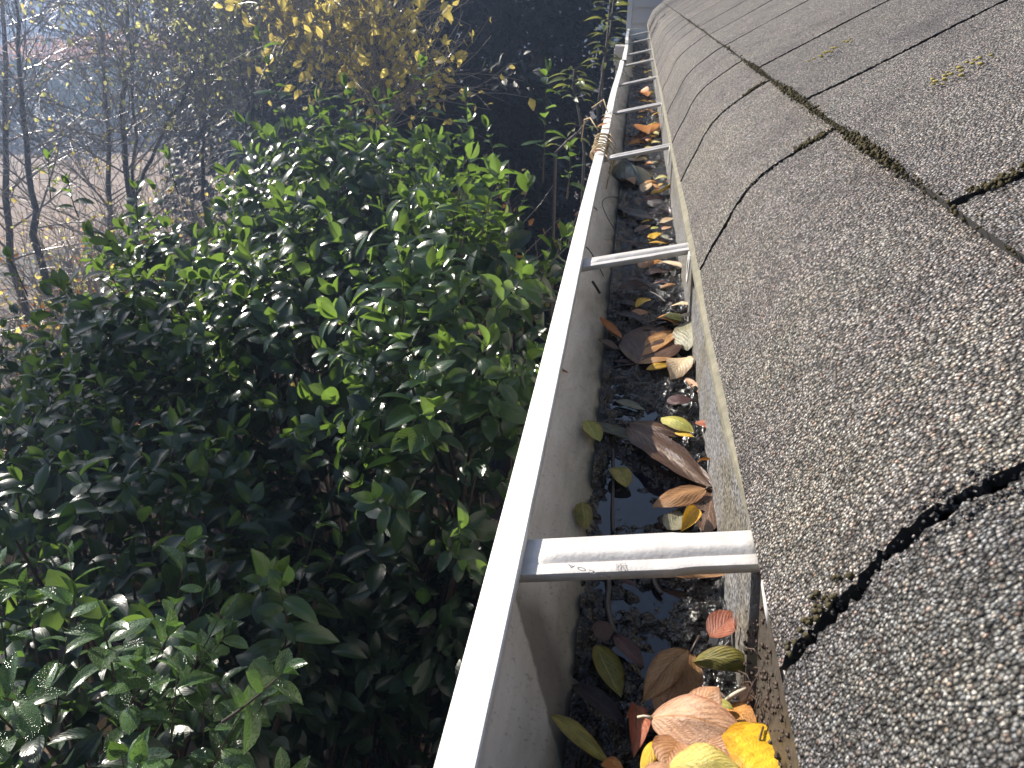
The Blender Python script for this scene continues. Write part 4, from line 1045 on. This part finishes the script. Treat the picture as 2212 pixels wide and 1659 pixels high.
def tangle(label, px, D, wd, hgt, seed, n, nleaf, mats):
    """low thicket of thin twigs with odd coloured leaves"""
    global rng
    rng = np.random.default_rng(seed)
    c = atd(px[0], px[1], D); root = thing('twiggy_bush', label, 'bush', (c[0], c[1], 0), 'twiggy bushes under the bare trees')
    tw = MB(); L = {m: Leaves() for m in mats}; top = c[2]
    for k in range(n):
        p = np.array([c[0]+rng.normal(0, wd*.4), c[1]+rng.normal(0, wd*.4), max(0.0, top-hgt-rng.uniform(0, .5))])
        P, d = branch_path(p, [rng.normal(.15, .35), rng.normal(0, .35), 1], hgt*rng.uniform(.6, 1.15), 6, .5)
        tw.tube(P, [.007*(1-.75*i/6) for i in range(7)], 4, False)
        for q in range(5):
            j = int(rng.integers(1, 6)); T, _ = branch_path(P[j], unit(P[j+1 if j < 6 else j]-P[j-1]) + rng.normal(0, .7, 3), rng.uniform(.15, .5), 3, .6)
            tw.tube(T, [.0038, .0032, .0026, .0018], 3, False)
            for m in range(max(1, int(nleaf+.5)) if rng.random() < min(1, nleaf) else 0):
                mt = mats[int(rng.integers(0, len(mats)))]
                L[mt].add(T[int(rng.integers(1, 4))] + rng.normal(0, .02, 3), rng.normal(0, 1, 3) + [0, 0, -.3], rng.normal(0, 1, 3), rng.uniform(.03, .06))
    tw.build('stems', M['twig'], root, smooth=True)
    for m in mats:
        if L[m].P: L[m].make('leaves', M[m], root, T_SM)
tangle('grey twiggy thicket with a few yellow leaves at the left edge', (60, 560), 5.0, 1.2, 2.2, 31, 90, .6, ['yellowleaf', 'camellia'])
tangle('red-and-orange leaved thicket behind the left shrub', (330, 520), 5.2, 1.1, 1.6, 32, 130, 2, ['orangeleaf', 'yellowleaf', 'limeleaf'])
tangle('dense golden thicket below the many-stemmed sapling', (560, 400), 5.6, 1.2, 1.6, 33, 90, 2, ['yellowleaf', 'orangeleaf', 'limeleaf'])
tangle('pale twiggy thicket with russet leaves behind the tallest shrub', (800, 360), 5.0, 1.1, 1.5, 34, 90, 2, ['orangeleaf', 'yellowleaf'])
tangle('bare grey thicket between the left trunks', (180, 330), 8.5, 1.8, 2.2, 35, 90, .3, ['yellowleaf'])
tangle('bare brown thicket under the forked tree', (330, 360), 9.0, 1.5, 1.6, 36, 70, .6, ['limeleaf', 'orangeleaf'])
tangle('thin twiggy thicket with scattered golden leaves in front of the left trunks', (110, 330), 6.0, 1.3, 2.0, 38, 70, .8, ['yellowleaf', 'limeleaf'])
tangle('tall fine-twigged thicket with lime leaves left of the parked car', (330, 230), 7.5, 1.3, 2.4, 39, 80, .9, ['limeleaf', 'yellowleaf'])
tangle('russet and golden thicket beyond the left shrub', (150, 470), 5.6, 1.1, 1.6, 40, 80, 1.5, ['orangeleaf', 'yellowleaf'])
tangle('rust-leaved thicket at the left edge behind the leaning trunks', (20, 400), 7.0, 1.2, 1.7, 45, 90, 1.5, ['orangeleaf', 'yellowleaf'])
tangle('fine pale-twigged thicket with gold leaves below the straight bare tree', (215, 400), 7.2, 1.2, 1.6, 46, 100, 1, ['yellowleaf', 'limeleaf', 'orangeleaf'])
tangle('small russet bush tip showing above the shrub beside the gutter', (1075, 330), 4.2, .18, .8, 37, 12, 3, ['orangeleaf'])

# thin saplings by the far end of the gutter
def sapling(label, foot_px, D, path, leaf_from, n, leafL, seed):
    global rng
    rng = np.random.default_rng(seed)
    pts = [atd(x, y, D) for x, y in path]; f = pts[0].copy(); f[2] = 0
    root = thing('sapling', label, 'sapling', (f[0], f[1], 0), 'saplings beside the gutter')
    st = MB(); st.tube([f] + pts, [.012] + [.007*(1-.6*i/len(pts)) for i in range(len(pts))], 6); lv = Leaves()
    for k in range(n):
        t = leaf_from + (1-leaf_from)*k/max(1, n-1); q = t*(len(pts)-1); i = min(len(pts)-2, int(q)); c = pts[i] + (pts[i+1]-pts[i])*(q-i)
        ph = k*2.4; a = unit([math.cos(ph), math.sin(ph), .3 - .3*rng.random()]); T, _ = branch_path(c, a, .03, 2, .2); st.tube(T, .0015, 3, False)
        lv.add(T[-1], a, unit(up + rng.normal(0, .3, 3)), leafL*rng.uniform(.7, 1.2))
    st.build('stem', M['bark'], root, smooth=True); lv.make('leaves', M['sapling'], root, T_LAN)
sapling('taller sapling with paired olive leaves beside the far end of the gutter', None, 3.6, [(1292, 300), (1290, 240), (1303, 150), (1312, 80), (1318, 0), (1322, -80)], .40, 36, .080, 41)
sapling('second thin stem leaning on the taller sapling', None, 3.7, [(1305, 290), (1302, 220), (1300, 150), (1318, 70), (1326, 0), (1330, -50)], .45, 18, .080, 42)
sapling('short sapling with one drooping tuft of leaves in front of the dark trees', None, 3.4, [(1262, 330), (1256, 275), (1250, 240), (1238, 190), (1240, 150)], .62, 22, .085, 43)
sapling('leaning twig with hanging orange leaves between shrub and gutter', None, 3.0, [(1200, 330), (1225, 305), (1250, 285), (1268, 262)], .1, 12, .06, 44)

# dark evergreens across the middle distance
def evergreen(label, x, y, r, h, seed, n, taper=.82):
    global rng
    rng = np.random.default_rng(seed)
    root = thing('evergreen_tree', label, 'tree', (x, y, 0), 'dark evergreen trees beyond the shrubs')
    tr = MB(); tr.tube([(x, y, 0), (x+.05, y, h*.5), (x, y, h*.95)], [r*.09, r*.06, .02], 8)
    for k in range(40):
        t = rng.uniform(.08, .9); az = rng.uniform(0, 6.28); L = r*(1.05-.9*taper*t)
        P, _ = branch_path((x, y, h*t), [math.cos(az), math.sin(az), -.05], L*.9, 5, .3, -.2); tr.tube(P, [.03, .024, .018, .012, .008, .004], 4, False)
    tr.build('trunk', M['bark'], root, smooth=True)
    lv = Leaves(); t = rng.random(n)**.8*.97; az = rng.uniform(0, 6.28, n)
    lump = np.array([mnoise.noise(Vector((math.cos(a)*1.6+seed, math.sin(a)*1.6, q*h*.55))) for a, q in zip(az, t)])
    rad = r*(1.08-taper*t)*(.80+.35*lump)*(rng.random(n)**.22)
    P = np.stack([x+rad*np.cos(az), y+rad*np.sin(az), h*t+.05+rng.normal(0, .12, n)], 1)
    A = np.stack([np.cos(az), np.sin(az), np.full(n, -.35)], 1) + rng.normal(0, .5, (n, 3))
    Nn = rng.normal(0, .6, (n, 3)) + [0, 0, 1]
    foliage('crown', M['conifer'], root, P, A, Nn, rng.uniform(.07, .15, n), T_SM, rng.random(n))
EV = [('dark evergreen tree at the left end of the dark row, behind the golden bush', -5.2, 10.6, 1.9, 8.5, 51), ('broad dark evergreen tree, second from the left of the dark row', -3.7, 9.4, 1.7, 8.0, 52),
      ('dark evergreen tree in the middle of the dark row', -2.45, 9.0, 1.55, 7.8, 53), ('dark evergreen tree right of the middle of the dark row', -1.45, 8.4, 1.35, 7.5, 54),
      ('dark evergreen tree nearest the siding wall', -.75, 8.9, 1.3, 8.0, 55), ('low dark evergreen filling the gap below the middle tree', -2.0, 6.7, 1.3, 3.3, 56), ('low dark evergreen beside the house corner', -.95, 6.2, .85, 3.4, 57)]
evergreen('slim columnar evergreen tree added out of view at the far left, shading the lower shrubs', -6.0, 4.90, .25, 7.4, 58, 14000, .2)  # unseen tree, put in to throw shade on the lower shrubs
for lb, x, y, r, h, sd in EV: evergreen(lb, x, y, r, h, sd, int(9500*r*max(1, h/6)*.9))

# ------------------------------------------------------------------ parked car, far buildings, bank
def glassmat():
    m, nt, out = newmat('car_glass'); k = N(nt); k.l(k.bsdf((.02,.03,.04), .05, None, .8), out.inputs[0]); return m
M['glass'] = glassmat()
M['carpaint'] = m_plain('silver_blue_car_paint', (.42,.47,.55), .25, .05, 3, metal=.3)
M['rubber'] = m_plain('tyre_rubber', (.02,.02,.02), .8, .2, 20)
def car(x, y, rz, label):
    root = thing('parked_car', label, 'car', (x, y, 0)); ca, sa = math.cos(rz), math.sin(rz)
    T = lambda V: [(x+ca*p[0]-sa*p[1], y+sa*p[0]+ca*p[1], p[2]) for p in V]
    prof = [(-2.15,.32),(-2.2,.6),(-2.1,.82),(-1.9,.95),(-1.15,1.02),(-.45,1.42),(.2,1.48),(.95,1.42),(1.75,1.02),(2.1,.95),(2.2,.65),(2.15,.32)]
    ws = [.76,.82,.85,.86,.87,.66,.62,.64,.84,.83,.82,.76]
    mb = MB(); n = len(prof); V = T([(p[0], s*w_, p[1]) for s in (-1, 1) for p, w_ in zip(prof, ws)])
    F = [(i, (i+1) % n, n+(i+1) % n, n+i) for i in range(n)] + [tuple(range(n))[::-1], tuple(range(n, 2*n))]
    mb.add(V, F); mb.build('body', M['carpaint'], root, smooth=False)
    def pane(name, q): m_ = MB(); m_.add(T(q), [(0, 1, 2, 3)]); m_.build(name, M['glass'], root)
    pane('windscreen', [(-1.10,-.78,1.065),(-1.10,.78,1.065),(-.50,.60,1.405),(-.50,-.60,1.405)])
    pane('rear_window', [(1.66,-.76,1.09),(1.66,.76,1.09),(1.02,.58,1.40),(1.02,-.58,1.40)])
    for s in (-1, 1): pane('side_window', [(-.9,s*.835,1.07),(1.5,s*.83,1.07),(.85,s*.675,1.395),(-.38,s*.685,1.395)])
    for s in (-1, 1):
        m_ = MB(); m_.add(T([(-2.155,s*.45,.70),(-2.155,s*.74,.70),(-2.06,s*.74,.86),(-2.06,s*.45,.86)]), [(0, 1, 2, 3)]); m_.build('headlight', M['white'], root)
    for wx in (-1.35, 1.35):
        for s in (-1, 1):
            m_ = MB(); V = []
            for yy in (s*.70, s*.885):
                for q in range(16): V.append((wx+.32*math.cos(q*.3927), yy, .32+.32*math.sin(q*.3927)))
            m_.add(T(V), [(q, (q+1) % 16, 16+(q+1) % 16, 16+q) for q in range(16)] + [tuple(range(16)), tuple(range(16, 32))[::-1]])
            t_ = m_.build('wheel', M['rubber'], root)
cx_, cy_ = gp(470, 262)
car(cx_, cy_, .35, 'silver-blue car parked on the street behind the thin yellow-leaved trees')
M['brick'] = m_plain('red_brown_wall', (.30,.11,.07), .8, .25, 2)
M['bluegrey'] = m_plain('blue_grey_wall', (.24,.27,.36), .6, .08, 2)
M['slate'] = m_plain('dark_roof_slates', (.06,.065,.085), .6, .2, 3)
def building(label, xl, xr, base_y, depth, hgt, mat, roofz, seed):
    a, b = gp(xl, base_y), gp(xr, base_y); x0, x1 = a[0], b[0]; y0 = (a[1]+b[1])/2
    root = thing('distant_house', label, 'house', ((x0+x1)/2, y0, 0), 'houses across the street')
    m_ = MB(); m_.box(x0, x1, y0, y0+depth, 0, hgt); m_.build('wall', mat, root)
    r_ = MB(); r_.add([(x0-.4,y0-.4,hgt),(x1+.4,y0-.4,hgt),(x1+.4,y0+depth+.4,hgt),(x0-.4,y0+depth+.4,hgt),(x0-.4,y0+depth/2,hgt+roofz),(x1+.4,y0+depth/2,hgt+roofz)],
          [(0,1,5,4),(2,3,4,5),(0,4,3),(1,2,5),(0,3,2,1)]); r_.build('roof', M['slate'], root)
    n = max(2, int((x1-x0)/3.5))
    for k in range(n):
        cx = x0 + (x1-x0)*(k+.5)/n
        w_ = MB(); w_.box(cx-.6, cx+.6, y0-.03, y0-.002, 1.0, 2.3); o = w_.build('window', M['trim'], root)
        g_ = MB(); g_.box(cx-.5, cx+.5, y0-.045, y0-.031, 1.1, 2.2); g_.build('pane', M['glass'], o)
building('far blue-grey house behind the forked bare tree', 300, 560, 100, 8, 5.0, M['bluegrey'], 2.5, 1)
building('far dark-roofed house at the left behind the bare trunks', -260, 240, 80, 9, 3.4, M['bluegrey'], 2.4, 2)
building('far red-brown house above the street', 215, 300, 96, 6, 2.6, M['brick'], 1.6, 3)
def wall(label, xl, xr, y, h, mat):
    a, b = gp(xl, y), gp(xr, y); y0 = (a[1]+b[1])/2; m_ = MB(); m_.box(a[0], b[0], y0, y0+.35, 0, h)
    for k in range(int((b[0]-a[0])/3)): x = a[0]+3*k; m_.box(x, x+.4, y0-.06, y0-.002, 0, h+.12)
    props(m_.build('garden_wall', mat), label, 'wall')
wall('low red-brown garden wall along the far side of the street', 120, 460, 150, 1.1, M['brick'])
def hedge(label, px, D, r, hgt, seed, mat):
    global rng
    rng = np.random.default_rng(seed); c = atd(px[0], px[1], D)
    root = thing('hedge', label, 'hedge', (c[0], c[1], 0), 'hedges across the street'); n = 3000
    u = rng.normal(0, 1, (n, 3)); u[:, 2] = abs(u[:, 2]); u /= np.linalg.norm(u, axis=1, keepdims=True)
    k = np.array([1+.3*mnoise.noise(Vector(v*2.2)+Vector((seed, 0, 0))) for v in u])*rng.random(n)**.2
    P = np.array([c[0], c[1], 0]) + u*k[:, None]*np.array([r, r*.7, hgt])
    foliage('foliage', M[mat], root, P, u+rng.normal(0, .5, (n, 3)), rng.normal(0, 1, (n, 3)), rng.uniform(.12, .3, n), T_SM, rng.random(n))
    s = MB(); s.tube([(c[0], c[1], 0), (c[0], c[1], hgt*.7)], [.1, .04], 6); s.build('stems', M['bark'], root)
hedge('orange-leaved hedge in front of the red-brown house', (400, 80), 34, 2.8, 2.4, 61, 'orangeleaf')
hedge('dark hedge beside the street at the left', (90, 200), 22, 3.2, 2.0, 62, 'camellia_dark')
hedge('dark hedge by the parked car', (320, 225), 27, 3.0, 1.8, 63, 'camellia_dark')
hedge('brown-leaved hedge beyond the street at the left', (150, 120), 32, 6.0, 2.0, 64, 'orangeleaf')
hedge('dark hedge right of the parked car', (640, 180), 18, 2.2, 2.6, 65, 'camellia_dark')
# wooded rise behind everything, one mass
def treeline():
    global rng
    rng = np.random.default_rng(70); n = 26000
    a = rng.uniform(-1.1, .35, n); d = rng.uniform(60, 78, n); P = np.stack([d*np.sin(a), d*np.cos(a), rng.random(n)**.9*(7+2*np.sin(a*13)+1.5*np.sin(a*31))], 1)
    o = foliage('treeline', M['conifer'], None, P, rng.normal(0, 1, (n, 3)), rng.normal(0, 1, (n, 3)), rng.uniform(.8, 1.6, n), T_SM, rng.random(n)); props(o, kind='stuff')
treeline()
# ------------------------------------------------------------------ thin autumn haze
hz = MB(); hz.box(-130, 60, -8, 110, -1.0, 12.5)
hm = bpy.data.materials.new('haze'); hm.use_nodes = True; hm.node_tree.nodes.clear()
pv = hm.node_tree.nodes.new('ShaderNodeVolumePrincipled'); ho = hm.node_tree.nodes.new('ShaderNodeOutputMaterial')
pv.inputs['Color'].default_value = (.50, .66, 1, 1); pv.inputs['Density'].default_value = .0100; pv.inputs['Anisotropy'].default_value = .6
hm.node_tree.links.new(pv.outputs[0], ho.inputs['Volume'])
props(hz.build('haze', hm, origin=(0, 0, 0)), kind='stuff')
